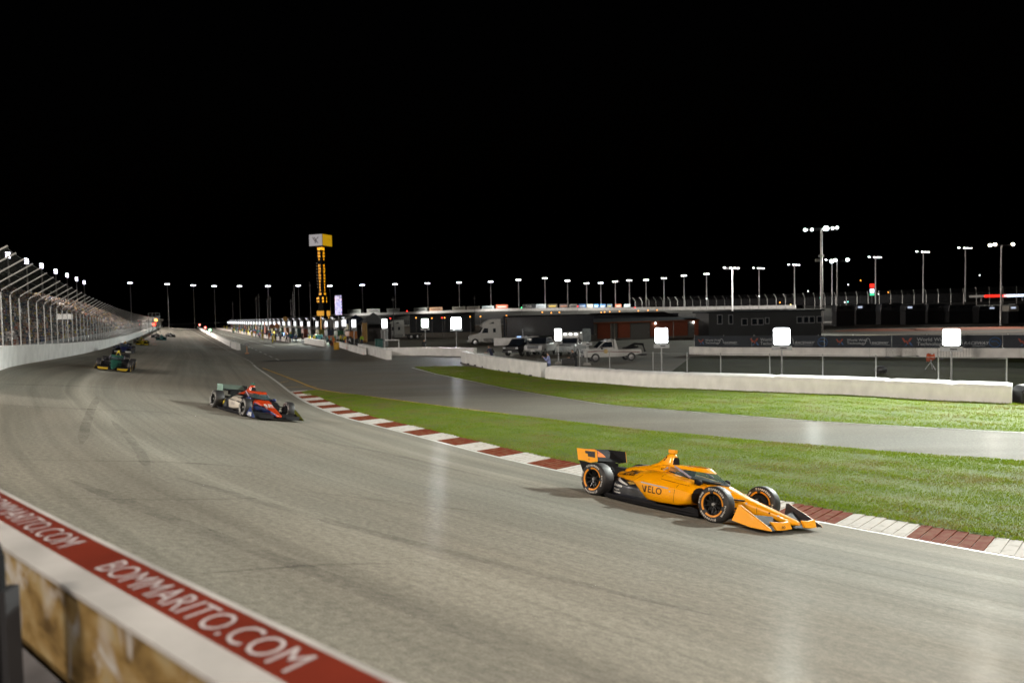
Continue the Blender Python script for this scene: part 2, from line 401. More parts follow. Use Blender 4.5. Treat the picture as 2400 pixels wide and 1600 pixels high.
gm = bpy.data.materials.new('grass_soil'); gm.use_nodes = True
def grass_ground(m):
    n, l = m.node_tree.nodes, m.node_tree.links; b = n['Principled BSDF']; b.inputs['Roughness'].default_value = .9
    tc = n.new('ShaderNodeTexCoord'); z = n.new('ShaderNodeTexNoise'); z.inputs['Scale'].default_value = .8; z.inputs['Detail'].default_value = 8
    l.new(tc.outputs['Object'], z.inputs['Vector']); r = n.new('ShaderNodeValToRGB'); e = r.color_ramp.elements
    e[0].position = .3; e[0].color = (.06, .10, .008, 1); e[1].position = .72; e[1].color = (.12, .16, .014, 1)
    l.new(z.outputs[0], r.inputs[0]); l.new(r.outputs[0], b.inputs['Base Color'])
grass_ground(gm)
blade_m = bpy.data.materials.new('grass_blades'); blade_m.use_nodes = True
def blades_mat(m):
    n, l = m.node_tree.nodes, m.node_tree.links; b = n['Principled BSDF']; b.inputs['Roughness'].default_value = .55
    b.inputs['Specular IOR Level'].default_value = .25
    tc = n.new('ShaderNodeTexCoord'); g = n.new('ShaderNodeNewGeometry')
    z = n.new('ShaderNodeTexNoise'); z.inputs['Scale'].default_value = .55; z.inputs['Detail'].default_value = 6; l.new(tc.outputs['Object'], z.inputs['Vector'])
    a = n.new('ShaderNodeMath'); a.operation = 'MULTIPLY_ADD'; a.inputs[1].default_value = .35; l.new(g.outputs['Random Per Island'], a.inputs[0])
    z2 = n.new('ShaderNodeMath'); z2.operation = 'MULTIPLY_ADD'; z2.inputs[1].default_value = 1.5; z2.inputs[2].default_value = -.62; l.new(z.outputs[0], z2.inputs[0])
    z3 = n.new('ShaderNodeTexNoise'); z3.inputs['Scale'].default_value = .16; z3.inputs['Detail'].default_value = 3; l.new(tc.outputs['Object'], z3.inputs['Vector'])
    z4 = n.new('ShaderNodeTexNoise'); z4.inputs['Scale'].default_value = 2.6; z4.inputs['Detail'].default_value = 4; mpz = n.new('ShaderNodeMapping'); mpz.inputs['Rotation'].default_value = (0, 0, .85); mpz.inputs['Scale'].default_value = (.35, 1.4, 1); l.new(tc.outputs['Object'], mpz.inputs[0]); l.new(mpz.outputs[0], z4.inputs['Vector'])
    q1 = n.new('ShaderNodeMath'); q1.operation = 'MULTIPLY_ADD'; q1.inputs[1].default_value = .7; q1.inputs[2].default_value = -.35; l.new(z3.outputs[0], q1.inputs[0]); q2 = n.new('ShaderNodeMath'); q2.operation = 'MULTIPLY_ADD'; q2.inputs[1].default_value = .9; l.new(z4.outputs[0], q2.inputs[0]); l.new(q1.outputs[0], q2.inputs[2])
    q3 = n.new('ShaderNodeMath'); q3.operation = 'ADD'; l.new(q2.outputs[0], q3.inputs[0]); l.new(z2.outputs[0], q3.inputs[1]); l.new(q3.outputs[0], a.inputs[2])
    r = n.new('ShaderNodeValToRGB'); e = r.color_ramp.elements; e[0].position = .05; e[0].color = (.10, .165, .008, 1)
    e[1].position = .5; e[1].color = (.15, .235, .010, 1); q = e.new(.85); q.color = (.19, .25, .016, 1); q = e.new(.98); q.color = (.22, .20, .06, 1)
    l.new(a.outputs[0], r.inputs[0]); l.new(r.outputs[0], b.inputs['Base Color'])
    tr = n.new('ShaderNodeBsdfTranslucent'); l.new(r.outputs[0], tr.inputs['Color']); ms = n.new('ShaderNodeMixShader'); ms.inputs[0].default_value = .45
    l.new(b.outputs[0], ms.inputs[1]); l.new(tr.outputs[0], ms.inputs[2]); l.new(ms.outputs[0], n['Material Output'].inputs['Surface'])
blades_mat(blade_m)
def lift(x, y): return .03 + .012*math.sin(x*.9 + math.sin(y*.7)*1.5) * math.sin(y*.8 + 1 + x*.3) + .006*math.sin(x*3.7 + y*2.9)
def verge(name, A, B, n, dens, h, wd, label):
    A = np.array(A); B = np.array(B); NC = 10
    def resample(P, n):
        d = np.r_[0, np.cumsum(np.linalg.norm(np.diff(P, axis=0), axis=1))]; t = np.linspace(0, d[-1], n)
        return np.c_[np.interp(t, d, P[:, 0]), np.interp(t, d, P[:, 1])]
    A, B = resample(A, n), resample(B, n); b = MB(); vs = []
    for i in range(n):
        for k in range(NC+1):
            p = A[i] + (B[i]-A[i])*k/NC; z = lift(*p) if 0 < k < NC else .0
            vs.append((p[0], p[1], z))
    b.add(vs, [(i*(NC+1)+k, i*(NC+1)+k+1, (i+1)*(NC+1)+k+1, (i+1)*(NC+1)+k) for i in range(n-1) for k in range(NC)])
    o = struct(name, b, gm)
    if o.data.polygons[0].normal.z < 0: o.data.flip_normals()
    # blades
    pos = []
    for i in range(n-1):
        ar = .5*(np.linalg.norm(B[i]-A[i]) + np.linalg.norm(B[i+1]-A[i+1]))*np.linalg.norm((A[i+1]+B[i+1])/2 - (A[i]+B[i])/2)
        m = rng.poisson(ar*dens); u = rng.random((m, 1)); w = rng.random((m, 1))
        pos.append((A[i]*(1-u) + A[i+1]*u)*(1-w) + (B[i]*(1-u) + B[i+1]*u)*w)
    P = np.vstack(pos); m = len(P)
    clump = .85 + .18*np.sin(P[:, 0]*1.1 + np.sin(P[:, 1]*1.7)*2)*np.sin(P[:, 1]*1.6 + P[:, 0]*.7) + rng.normal(0, .25, m)
    H = h*np.clip(clump, .35, 1.7); th = rng.random(m)*2*np.pi; Wd = wd*(.6 + .8*rng.random(m))
    z0 = np.array([lift(x, y) for x, y in P]) - .012
    dx, dy = np.cos(th)*Wd/2, np.sin(th)*Wd/2; lean = rng.normal(0, .45, (m, 2))*H[:, None]
    V = np.empty((m, 3, 3)); V[:, 0] = np.c_[P[:, 0]-dx, P[:, 1]-dy, z0]; V[:, 1] = np.c_[P[:, 0]+dx, P[:, 1]+dy, z0]; V[:, 2] = np.c_[P + lean, z0 + H]
    me = bpy.data.meshes.new('grass'); me.vertices.add(3*m); me.vertices.foreach_set('co', V.ravel())
    me.loops.add(3*m); me.loops.foreach_set('vertex_index', np.arange(3*m, dtype=np.int32)); me.polygons.add(m)
    me.polygons.foreach_set('loop_start', np.arange(0, 3*m, 3, dtype=np.int32)); me.update(calc_edges=True)
    gobj = stuff(tag(link('grass', me, blade_m), label, 'grass')); return o, gobj
kerb_side = [tuple(on_edge(s, 1.0 if s > S_K0 + 3 else .5)) for s in np.arange(S_K0 + .2, S_END - 12, .8)]
road_near = [(-12.4, 43.3), (-8.16, 39.1), (-5.27, 36.0), (-2.02, 32.7), (-.09, 30.9), (5.25, 25.8), (10.69, 21.9), (14.53, 19.55), (20, 16.3), (27, 11.5)]
verge('grass_verge', kerb_side, list(smooth_curve(road_near, .6, .8)), 70, 1100, .042, .022, 'bright green grass strip between the kerb and the service road')
far_edge = [(-8.4, 61.3), (-4.3, 61.6), (-2.2, 57.6), (2.2, 48.4), (7.61, 41.6), (17.45, 35.6), (22.67, 31.2), (32, 25.3), (45, 20)]
verge('grass_verge', list(smooth_curve([(-8.7, 61.2)] + ROADFAR[1:], .8, .8)), list(smooth_curve(far_edge, .8, .8)), 60, 380, .05, .035, 'green grass strip between the service road and the white tyre barrier')

# ------------------------------------------------------------------ walls
white_w = pm('white_wall_paint', (.80, .79, .77), .6, var=.16, scale=1.2, bump=.08, bscale=14, spec=.25)
grey_c = pm('raw_concrete', (.26, .25, .23), .85, var=.25, scale=2.5, bump=.25, bscale=25)
steel = pm('galvanised_steel', (.36, .36, .36), .38, metal=.7, var=.2, scale=3)
dark_steel = pm('dark_steel', (.06, .06, .065), .5, metal=.5, var=.2)
black = pm('black_paint', (.012, .012, .014), .45, var=.2)
def ribbon(P, z, h, th, i0, i1, gap=.012, batter=.04):
    """one wall panel along points i0..i1; th towards the left of travel when negative"""
    b = MB(); T = tangents(P); L = left_of(T); lo = []
    rings = []
    for i in range(i0, i1+1):
        p = np.array(P[i]); zz = z(p)
        if i == i0: p = p + T[i]*gap
        if i == i1: p = p - T[i]*gap
        a, c = p, p - L[i]*th
        rings.append([(a[0], a[1], zz), (*(a - L[i]*batter), zz + h), (*(c + L[i]*batter), zz + h), (c[0], c[1], zz)])
    return b.loft(rings)
def wall(name, pts, h, th, plen, label, mat=white_w, z=lambda p: 0.0, cat='wall', group=None, step=.5, sm=.7, feet=False):
    P = smooth_curve(pts, step, sm); k = max(1, int(round(plen/step))); root = thing(name, label, cat, (float(P[0][0]), float(P[0][1]), 0), group=group)
    i = 0
    while i < len(P)-1:
        j = min(i+k, len(P)-1)
        if len(P)-1-j < k*.4: j = len(P)-1
        o = obj('panel', ribbon(P, z, h, th, i, j), mat, root); o.matrix_parent_inverse = Matrix.Translation(-root.location); i = j
    return root
ZT = lambda p: zo_at(p) - .02
i_near = int(np.argmin(np.sum((OUT - np.array((-17.5, 22)))**2, axis=1)))
far_to = int(np.argmin(np.sum((OUT - np.array(straight(235, -7.4)))**2, axis=1)))
outer_near = OUT[far_to:i_near]; outer_far = OUT[:far_to+1]
wall('outer_wall', outer_near[::-1], 1.05, -.5, 6.0, 'long white outer wall below the catch fence on the left', z=ZT, step=.5, sm=.3)
wall('outer_wall', outer_far[::-1][::8], 1.05, -.5, 24.0, 'far white outer wall sweeping round the last turn', z=ZT, step=4, sm=4)

# near wall with the sponsor band
NW = OUT[int(np.argmin(np.sum((OUT - np.array((-16, 19.6)))**2, axis=1))):int(np.argmin(np.sum((OUT - np.array((10, -4.8)))**2, axis=1)))]
TOPZ = 3.40
peel = bpy.data.materials.new('peeling_paint'); peel.use_nodes = True
def peel_mat(m):
    n, l = m.node_tree.nodes, m.node_tree.links; b = n['Principled BSDF']; b.inputs['Roughness'].default_value = .85; b.inputs['Specular IOR Level'].default_value = .15
    tc = n.new('ShaderNodeTexCoord')
    def nz(sc, rot, loc, scale, det, dist):
        mp = n.new('ShaderNodeMapping'); mp.inputs['Rotation'].default_value = rot; mp.inputs['Location'].default_value = loc; mp.inputs['Scale'].default_value = sc; l.new(tc.outputs['Object'], mp.inputs[0])
        z = n.new('ShaderNodeTexNoise'); z.inputs['Scale'].default_value = scale; z.inputs['Detail'].default_value = det; z.inputs['Distortion'].default_value = dist; l.new(mp.outputs[0], z.inputs['Vector']); return z.outputs[0]
    r = n.new('ShaderNodeValToRGB'); e = r.color_ramp.elements; e[0].position = .30; e[0].color = (.09, .055, .018, 1); e[1].position = .46; e[1].color = (.25, .165, .06, 1)
    q = e.new(.62); q.color = (.34, .26, .13, 1); q = e.new(.75); q.color = (.28, .25, .17, 1); l.new(nz((1.5, 1.5, 3), (.4, .2, .3), (0, 0, 0), 2.2, 6, .4), r.inputs[0])
    k = n.new('ShaderNodeMapRange'); k.inputs[1].default_value = .545; k.inputs[2].default_value = .68; l.new(nz((1.2, 1.2, 1.0), (.9, .7, .2), (3, 1, 2), 2.6, 4, 1.0), k.inputs[0])
    x = n.new('ShaderNodeMix'); x.data_type = 'RGBA'; l.new(k.outputs[0], x.inputs[0]); l.new(r.outputs[0], x.inputs[6]); x.inputs[7].default_value = (.46, .45, .44, 1); l.new(x.outputs[2], b.inputs['Base Color'])
peel_mat(peel)
red_band = pm('red_band_paint', (.17, .022, .010), .45, var=.18, scale=3)
white_cap = pm('white_cap_paint', (.46, .45, .44), .5, var=.25, scale=2.2)
letter_w = pm('white_lettering', (.48, .44, .45), .5, var=.15)
nw = thing('trackside_wall', 'near concrete trackside wall topped by a red band lettered BOMMARITO.COM', 'wall', (-3, 4, 2.5))
def inv(o, root): o.matrix_parent_inverse = Matrix.Translation(-root.location); return o
TN = tangents(NW); LN = left_of(TN)
def along(P, L, d, z): return [(*(P[i] + L[i]*d), z) for i in range(len(P))]
TH_W = .32
b = MB(); rings = []
for i in range(len(NW)):
    a = NW[i]; o_ = NW[i] - LN[i]*TH_W; rings.append([(*a, zo_at(a) - .3), (*a, TOPZ), (*o_, TOPZ - .005), (*o_, TOPZ - .40)])
b.loft(rings); inv(obj('wall_body', b, peel, nw, bevel=.012), nw)
def top_strip(name, d0, d1, dz, m):
    b = MB(); A = along(NW, LN, -d0, TOPZ + dz); B = along(NW, LN, -d1, TOPZ + dz); n = len(A)
    b.add(A + B + [(x, y, z-.02) for x, y, z in A] + [(x, y, z-.02) for x, y, z in B],
          [(i, i+1, i+1+n, i+n) for i in range(n-1)] + [(i, i+1, i+1+2*n, i+2*n) for i in range(n-1)] + [(i+n, i+1+n, i+1+3*n, i+3*n) for i in range(n-1)])
    return inv(obj(name, b, m, nw), nw)
top_strip('white_edge', -.012, .016, .006, white_cap); band = top_strip('red_band', .016, .206, .006, red_band); top_strip('white_cap', .206, .332, .008, white_cap)
CN = np.r_[0, np.cumsum(np.linalg.norm(np.diff(NW, axis=0), axis=1))]
def nw_pt(s, d):
    x = np.interp(s, CN, NW[:, 0]); y = np.interp(s, CN, NW[:, 1]); lx = np.interp(s, CN, LN[:, 0]); ly = np.interp(s, CN, LN[:, 1])
    return (x - lx*d, y - ly*d)
def s_on_nw(p): return CN[int(np.argmin(np.sum((NW - np.array(p))**2, axis=1)))]
pA = G(245, 1318, TOPZ); pB = G(725, 1532, TOPZ); sA, sB = s_on_nw(pA[:2]), s_on_nw(pB[:2])
vs, fs = text_data('BOMMARITO.COM', 1.0, bold=0.0, align='LEFT'); x0 = min(v[0] for v in vs); x1 = max(v[0] for v in vs); y0 = min(v[1] for v in vs); y1 = max(v[1] for v in vs)
wid = sB - sA
for rep in range(-2, 3):
    b = MB(); b.add([(*nw_pt(sA + rep*wid*1.30 + (v[0]-x0)/(x1-x0)*wid, .176 - (v[1]-y0)/(y1-y0)*.128), TOPZ + .0085) for v in vs], fs)
    inv(obj('lettering', b, letter_w, nw), nw)
# ledge and post on the camera side of the wall
tarp = pm('grey_sheet', (.10, .10, .11), .7, var=.45, scale=2.5, bump=.3, bscale=3)
b = MB(); rings = []
for i in range(len(NW)):
    a = NW[i] - LN[i]*(TH_W + .02); c = NW[i] - LN[i]*(TH_W + .75); rings.append([(*a, TOPZ - .42), (*c, TOPZ - .52), (*c, 1.8), (*a, 1.8)])
b.loft(rings); tag(obj('service_ledge', b, tarp), 'grey sloping sheet behind the near trackside wall', 'ledge')
pp = at(2, 1258, 2.75); fp = thing('padded_post', 'black padded post at the left edge behind the near wall', 'post', (pp.x - .075, pp.y - .05, pp.z - 1.40))
b = MB(); b.lathe([(.10, 0), (.10, 1.32), (.085, 1.38), (.03, 1.40)], 20, 'z'); obj('padding', b, pm('black_padding', (.008, .008, .009), .9, spec=.15), fp, smooth=40)
b = MB(); b.box((.105, .03, .6), (.04, .08, 1.2)); obj('bracket', b, pm('dark_bracket', (.04, .04, .043), .8, spec=.2), fp)
b = MB(); b.add([(-40, -30, 1.9), (3, -30, 1.9), (3, -1, 1.9), (-2.5, 3, 1.9), (-22, 26, 1.9), (-40, 40, 1.9)], [(0, 1, 2, 3, 4, 5)]); struct('spectator_bank', b, grey_c)

# rubber laid down by sliding tyres
skid = bpy.data.materials.new('rubber_marks'); skid.use_nodes = True
def skid_mat(m):
    n, l = m.node_tree.nodes, m.node_tree.links; b = n['Principled BSDF']; b.inputs['Base Color'].default_value = (.035, .034, .033, 1); b.inputs['Roughness'].default_value = .6
    tc = n.new('ShaderNodeTexCoord'); z = n.new('ShaderNodeTexNoise'); z.inputs['Scale'].default_value = 1.6; z.inputs['Detail'].default_value = 7; l.new(tc.outputs['Object'], z.inputs['Vector'])
    r = n.new('ShaderNodeMapRange'); r.inputs[1].default_value = .30; r.inputs[2].default_value = .75; r.inputs[3].default_value = .02; r.inputs[4].default_value = .24; l.new(z.outputs[0], r.inputs[0]); l.new(r.outputs[0], b.inputs['Alpha'])
skid_mat(skid)
def skid_mark(pix, w):
    P = []
    for px, py in pix:
        r = ray(px, py); h = TB.ray_cast(Vector((0, 0, CAMH)), r.normalized())
        if h[0] is not None: P.append((h[0].x, h[0].y))
    P = smooth_curve(P, .3, .5); L = left_of(tangents(P)); b = MB(); n = len(P); vs = []
    for sd in (-1, 1): vs += [(*(P[i] + L[i]*sd*w/2*min(1, .2 + i/6, .2 + (n-1-i)/6)),) for i in range(n)]
    vs = [(x, y, ztrack(x, y)[0] + .006) for x, y in vs]; b.add(vs, [(i, i+1, i+1+n, i+n) for i in range(n-1)])
    o = struct('rubber_mark', b, skid)
    if o.data.polygons[0].normal.z < 0: o.data.flip_normals()
for pix, w in (([(228, 930), (212, 965), (200, 1000), (190, 1045)], .22), ([(0, 948), (150, 957), (360, 964), (560, 985)], .2), ([(262, 985), (300, 1022), (330, 1060), (352, 1110)], .2), ([(0, 1075), (180, 1080), (420, 1082), (640, 1100)], .14), ([(60, 1165), (300, 1172), (560, 1170), (700, 1163)], .14), ([(470, 1345), (650, 1330), (800, 1318), (990, 1322)], .12),
    ([(700, 1150), (1000, 1185), (1180, 1205)], .2), ([(620, 1010), (900, 1060), (1150, 1120)], .3), ([(0, 900), (200, 905), (480, 930)], .3), ([(1950, 1300), (2150, 1345), (2400, 1395)], .12), ([(420, 1120), (800, 1230), (1200, 1330), (1700, 1450)], .22), ([(150, 1120), (520, 1260), (900, 1400), (1250, 1560)], .25)): skid_mark(pix, w)
# ------------------------------------------------------------------ infield walls and barriers
def xy(px, py, z=0): g = G(px, py, z); return (g.x, g.y)
wall('pit_entry_wall', [xy(794, 811), xy(835, 824), xy(860, 831)], .82, .45, 6, 'low white concrete wall curving beside the yellow drum', step=.5)
wall('pit_entry_wall', [xy(840, 824), xy(872, 833), xy(906, 843)], 1.05, -.55, 6.5, 'taller white concrete wall ending at the service road', step=.5)
wall('service_wall', [(-16.2, 80.5), (-10, 79.5), (-4.0, 75.2)], .95, -.4, 30, 'plain white wall across the far end of the service road', step=.5)
sw = wall('service_wall', [(-4.9, 66.3), (-4.2, 64), (-1.81, 57.2), (2.0, 48.6)], 1.06, -.45, 4.6, 'white panelled wall running towards the tyre barrier', step=.5)
for k in range(9):
    f_ = k/8.5; p_ = (-4.75 + 6.5*f_ - .10, 65.2 - 16.2*f_ - .05); b = MB(); b.box((0, 0, .06), (.22, .16, .12), rz=-1.15); inv(obj('foot', b, dark_steel, sw, loc=(p_[0], p_[1], 0)), sw)
wall('pit_wall', [straight(s, 8.9) for s in (112, 118, 124)][::-1], 1.02, .55, 14, 'near white block ending the pit wall beside the track', step=.5)
wall('pit_wall', [straight(s, 8.9 + (s-124)*.012) for s in (127.5, 160, 240, 400, 480)][::-1], 1.0, .5, 12, 'long white pit wall between the track and pit lane', step=2)
wall('pit_box_wall', [straight(s, 21.8) for s in (112, 120, 131)][::-1], 1.0, .45, 10, 'short white wall in front of two seated yellow crew', step=.5)
wall('pit_box_wall', [straight(s, 20.4) for s in (140, 200, 300, 420)][::-1], .8, .4, 12, 'low pit box wall lined with crews', step=2, mat=pm('pit_wall_paint', (.42, .38, .35), .6, var=.35, scale=.6))
wall('paddock_barrier', [xy(1615, 830), xy(1680, 832), xy(2000, 835), xy(2400, 838), (52, 53)], .78, -.5, 5.6, 'row of white concrete blocks below the dark banner fence', step=.4)
wall('paddock_barrier', [at(1157, 806, 101)[:2], at(1205, 804, 101)[:2], at(1264, 802, 101)[:2]], 1.1, -.5, 6, 'white block wall behind the white semi tractor', step=.5)

# tyre barrier under white tarpaulin
tarp_w = pm('white_tarpaulin', (.80, .79, .77), .65, var=.12, scale=1.6, bump=1.0, bscale=2.6, stretch=(1.6, 1.6, .7))
print_g = pm('faded_print', (.16, .16, .17), .6, var=.4, scale=9)
tyre_pts = [xy(1276, 888), xy(1500, 907), xy(1800, 919), xy(2000, 927), xy(2072, 932), xy(2385, 948)]
TP = smooth_curve(tyre_pts, .25, .6); TT = tangents(TP); TL = left_of(TT)
tb = thing('tyre_barrier', 'long tyre barrier wrapped in wrinkled white tarpaulin behind the grass', 'barrier', (TP[0][0], TP[0][1], 0))
cuts = [0] + [int(np.argmin(np.sum((TP - np.array(xy(*q)))**2, axis=1))) for q in ((1415, 901), (1600, 911), (1808, 919), (2072, 932), (2230, 940))] + [len(TP)-1]
for a, c in zip(cuts[:-1], cuts[1:]):
    b = MB(); rings = []
    for i in range(a, c+1):
        e = .04 if i in (a, c) else 0
        wob = .03*math.sin(i*.9) + .024*math.sin(i*2.3 + 1) + .02*math.sin(i*.31)
        prof = [(0, 0), (.03 + wob*.6, .22), (.02 - wob*.5, .45), (.05 + wob*.4, .66), (.12, .80), (.26, .875 + wob*.3), (.55, .90 + wob*.4), (.95, .90), (1.05, .80), (1.06, 0)]
        rings.append([(*(TP[i] + TL[i]*(d + e)), max(0, z - e)) for d, z in prof])
    o = inv(obj('tarpaulin', b.loft(rings), tarp_w, tb, smooth=50), tb)
    sb_ = MB(); e0 = TP[c]; l0 = TL[c]; sb_.path([(*(e0 + l0*d), z) for d, z in ((-.015, 0), (.0, .45), (.08, .80), (.26, .89), (.95, .92))], .02, 5); inv(obj('seam_cord', sb_, grey_c, o), tb)
    mid = (a + c)//2; t = Vector((*TT[mid], 0)); l = Vector((*TL[mid], 0))
    if c - a > 10:
        lb = MB(); letters(lb, 'World Wide Technology', .30, (*(TP[mid] + TL[mid]*.62), .925), t, l, shear=.3)
        inv(obj('print', lb, print_g, o), tb)
b = MB(); e = xy(2400, 946); b.prism([(-.5, 0), (.5, 0), (.55, .5), (.3, .85), (-.2, .8), (-.5, .55)], -.4, .4, 'xz')
tag(obj('covered_load', b, black, loc=(e[0] + .35, e[1] + .3, 0), bevel=.06), 'black covered bundle at the right end of the tyre barrier', 'bundle')

# chain-link fence behind the tyre barrier
mesh_v = veil('chain_link_mesh', (.30, .31, .32), .055)
FP = [(p[0] + l[0]*1.7, p[1] + l[1]*1.7) for p, l in zip(TP, TL)]
cf = thing('chain_link_fence', 'chain link fence with thin steel posts behind the tyre barrier', 'fence', (FP[0][0], FP[0][1], 0))
fpx = [1361, 1432, 1529, 1614, 1694, 1802, 1923, 2053, 2198, 2356]; FPa = np.array(FP); pj = (FPa[:, 0]/FPa[:, 1])
b0 = MB(); b0.path([(0, 0, 0), (0, 0, 2.0), (0, 0, 2.02)], [.032, .032, .01], 8); pm_post = b0.mesh('post', smooth=40); used = []
for q in fpx:
    r = ray(q, 850); i = int(np.argmin(np.abs(pj - r.x/r.y))); used.append(i)
    inv(link('post', pm_post, steel, cf, loc=(FP[i][0], FP[i][1], 0)), cf)
b = MB(); L = [(FP[i][0], FP[i][1], .05) for i in used]; H = [(FP[i][0], FP[i][1], 1.95) for i in used]; n = len(L)
b.add(L + H, [(i, i+1, i+1+n, i+n) for i in range(n-1)]); inv(obj('wire_mesh', b, mesh_v, cf), cf)
b = MB(); b.path(H, .012, 5); inv(obj('top_wire', b, steel, cf), cf)

# banner fence
ban = pm('navy_banner', (.016, .022, .032), .7, var=.3, scale=.6)
ban_w = pm('banner_white_print', (.30, .32, .34), .6); ban_r = pm('banner_red_print', (.28, .045, .02), .6); ban_b = pm('banner_blue_print', (.03, .10, .26), .6)
BP = [Vector((*xy(1622, 829.5), 0)), Vector((*xy(2470, 838), 0))]; bd = (BP[1] - BP[0]).normalized(); bn = Vector((-bd.y, bd.x, 0)); B0 = BP[0] + bn*1.0
blen = (BP[1] - BP[0]).length
bf = thing('banner_fence', 'dark banner fence printed World Wide Technology Raceway above white blocks', 'fence', B0)
def bpos(px):
    r = ray(px, 805); a = np.array([[bd.x, -r.x], [bd.y, -r.y]]); s = np.linalg.solve(a, -np.array([B0.x, B0.y])); return float(s[0])
sec = [0, bpos(1762), bpos(1932), bpos(2090), bpos(2350), blen]
for a, c in zip(sec[:-1], sec[1:]):
    b = MB(); b.hexa([B0 + bd*(a+.02) + Vector((0, 0, .62)), B0 + bd*(c-.02) + Vector((0, 0, .62)), B0 + bd*(c-.02) + bn*.03 + Vector((0, 0, .62)), B0 + bd*(a+.02) + bn*.03 + Vector((0, 0, .62))],
                     [B0 + bd*(a+.02) + Vector((0, 0, 1.85)), B0 + bd*(c-.02) + Vector((0, 0, 1.85)), B0 + bd*(c-.02) + bn*.03 + Vector((0, 0, 1.85)), B0 + bd*(a+.02) + bn*.03 + Vector((0, 0, 1.85))])
    inv(obj('banner', b, ban, bf), bf)
for s in np.arange(0, blen, 3.0):
    b = MB(); p = B0 + bd*s + bn*.08; b.path([(p.x, p.y, 0), (p.x, p.y, 1.95)], .035, 6); inv(obj('post', b, steel, bf), bf)
fo = -bn*.012; up = Vector((0, 0, 1))
def wwt(pxl, pxt, pxr, pxe, sc, emblem=None):
    s = bpos(pxl); o = B0 + bd*s + fo + up*1.25
    def P(x, z): return o + bd*x*sc + up*z*sc
    b = MB(); b.add([P(-.42, .34), P(-.26, .34), P(-.10, .02), P(-.18, -.1)], [(0, 1, 2, 3)]); b.add([P(.22, .34), P(.40, .34), P(.16, -.02), P(.06, .06)], [(0, 1, 2, 3)])
    b.add([P(-.14, .12), P(-.02, .12), P(.12, -.14), P(.02, -.2)], [(0, 1, 2, 3)]); inv(obj('emblem', b, ban_r, bf), bf)
    b = MB(); b.add([P(.14, -.08), P(.24, -.02), P(.46, -.34), P(.30, -.36)], [(0, 1, 2, 3)]); b.add([P(-.06, -.22), P(.04, -.12), P(-.06, -.36), P(-.22, -.36)], [(0, 1, 2, 3)]); inv(obj('emblem', b, ban_b, bf), bf)
    b = MB(); p = B0 + bd*bpos(pxt) + fo + up*1.26
    letters(b, 'World Wide', .42*sc, p + up*.19*sc, bd, up, align='LEFT', bold=.004); letters(b, 'Technology', .42*sc, p - up*.19*sc, bd, up, align='LEFT', bold=.004)
    inv(obj('lettering', b, ban_w, bf), bf); b = MB()
    if pxr:
        q = B0 + bd*bpos(pxr) + fo + up*1.2
        pts = [q + bd*(.28*sc*math.cos(a)*1.0) + up*(-.26*sc + .75*sc*math.sin(a)) for a in np.linspace(.12, math.pi-.12, 12)]
        b.path(pts, .035*sc, 4)
        letters(b, 'RACEWAY', .36*sc, B0 + bd*(bpos(pxr) + .38*sc) + fo + up*1.14, bd, up, align='LEFT', shear=.3, bold=.01)
        b.add([q + bd*.35*sc - up*.28*sc, q + bd*(bpos(pxe)-bpos(pxr)) - up*.28*sc, q + bd*(bpos(pxe)-bpos(pxr)) - up*.31*sc, q + bd*.35*sc - up*.31*sc], [(0, 1, 2, 3)])
    if pxr: inv(obj('lettering', b, ban_w, bf), bf)
    if emblem:
        b = MB(); q = B0 + bd*bpos(emblem) + fo + up*1.22; b.path([q + bd*.42*math.cos(a) + up*.42*math.sin(a) for a in np.linspace(0, 6.2832, 18)], .03, 4)
        b.path([q - bd*.3 + up*.08, q + bd*.1 + up*.1, q + bd*.3 - up*.12], .04, 4); inv(obj('emblem', b, ban_b, bf), bf)
wwt(1643, 1653, 1691, 1730, .72); wwt(1768, 1782, 1853, 1905, 1.0, 1928); wwt(1968, 1985, 2034, 2086, .78); wwt(2126, 2149, 2246, 2309, 1.05, 2332); wwt(2398, 2412, None, None, .9)

# ------------------------------------------------------------------ catch fence and grandstand on the left
far_i = int(np.argmin(np.sum((OUT - np.array(straight(230, -7.4)))**2, axis=1)))
fence_line = OUT[far_i:i_near][::-1]; FL = fence_line; FT = tangents(FL); FN = -left_of(FT)      # FN points to the track
fence = thing('catch_fence', 'tall steel catch fence with arms leaning over the track on the left', 'fence', (FL[0][0], FL[0][1], 2))
CF = np.r_[0, np.cumsum(np.linalg.norm(np.diff(FL, axis=0), axis=1))]
def fl_pt(s): return np.array([np.interp(s, CF, FL[:, 0]), np.interp(s, CF, FL[:, 1])]), np.array([np.interp(s, CF, FN[:, 0]), np.interp(s, CF, FN[:, 1])])
b0 = MB(); b0.path([(0, 0, -1.1), (0, 0, 2.5), (.05, 0, 2.62), (.15, 0, 2.70), (1.6, 0, 3.66)], .032, 8); post_me = b0.mesh('post', smooth=45)
pole_m = pm('fence_post_steel', (.40, .39, .38), .42, metal=.5, var=.2, scale=2)
s = 1.0; prev = None; nodes = []; nn = 0
while s < CF[-1]:
    p, d = fl_pt(s); z = zo_at(p) + 1.03
    if nn < 120: inv(link('post', post_me, pole_m, fence, loc=(p[0] - d[0]*.15, p[1] - d[1]*.15, z), rot=(0, 0, math.atan2(d[1], d[0]))), fence)
    nodes.append((p - d*.15, d, z)); s += 2.75; nn += 1
for k, (dx, dz) in enumerate([(0, .05), (0, .5), (0, 1.0), (0, 1.5), (0, 2.0), (0, 2.5), (.8, 3.2), (1.55, 3.62)]):
    b = MB(); b.path([(*(p + d*dx), z + dz) for p, d, z in nodes], .006, 4); inv(obj('cable', b, steel, fence), fence)
b = MB(); A = [(*p, z) for p, d, z in nodes]; B = [(*p, z + 2.65) for p, d, z in nodes]; Cc = [(*(p + d*1.55), z + 3.62) for p, d, z in nodes]; n = len(A)
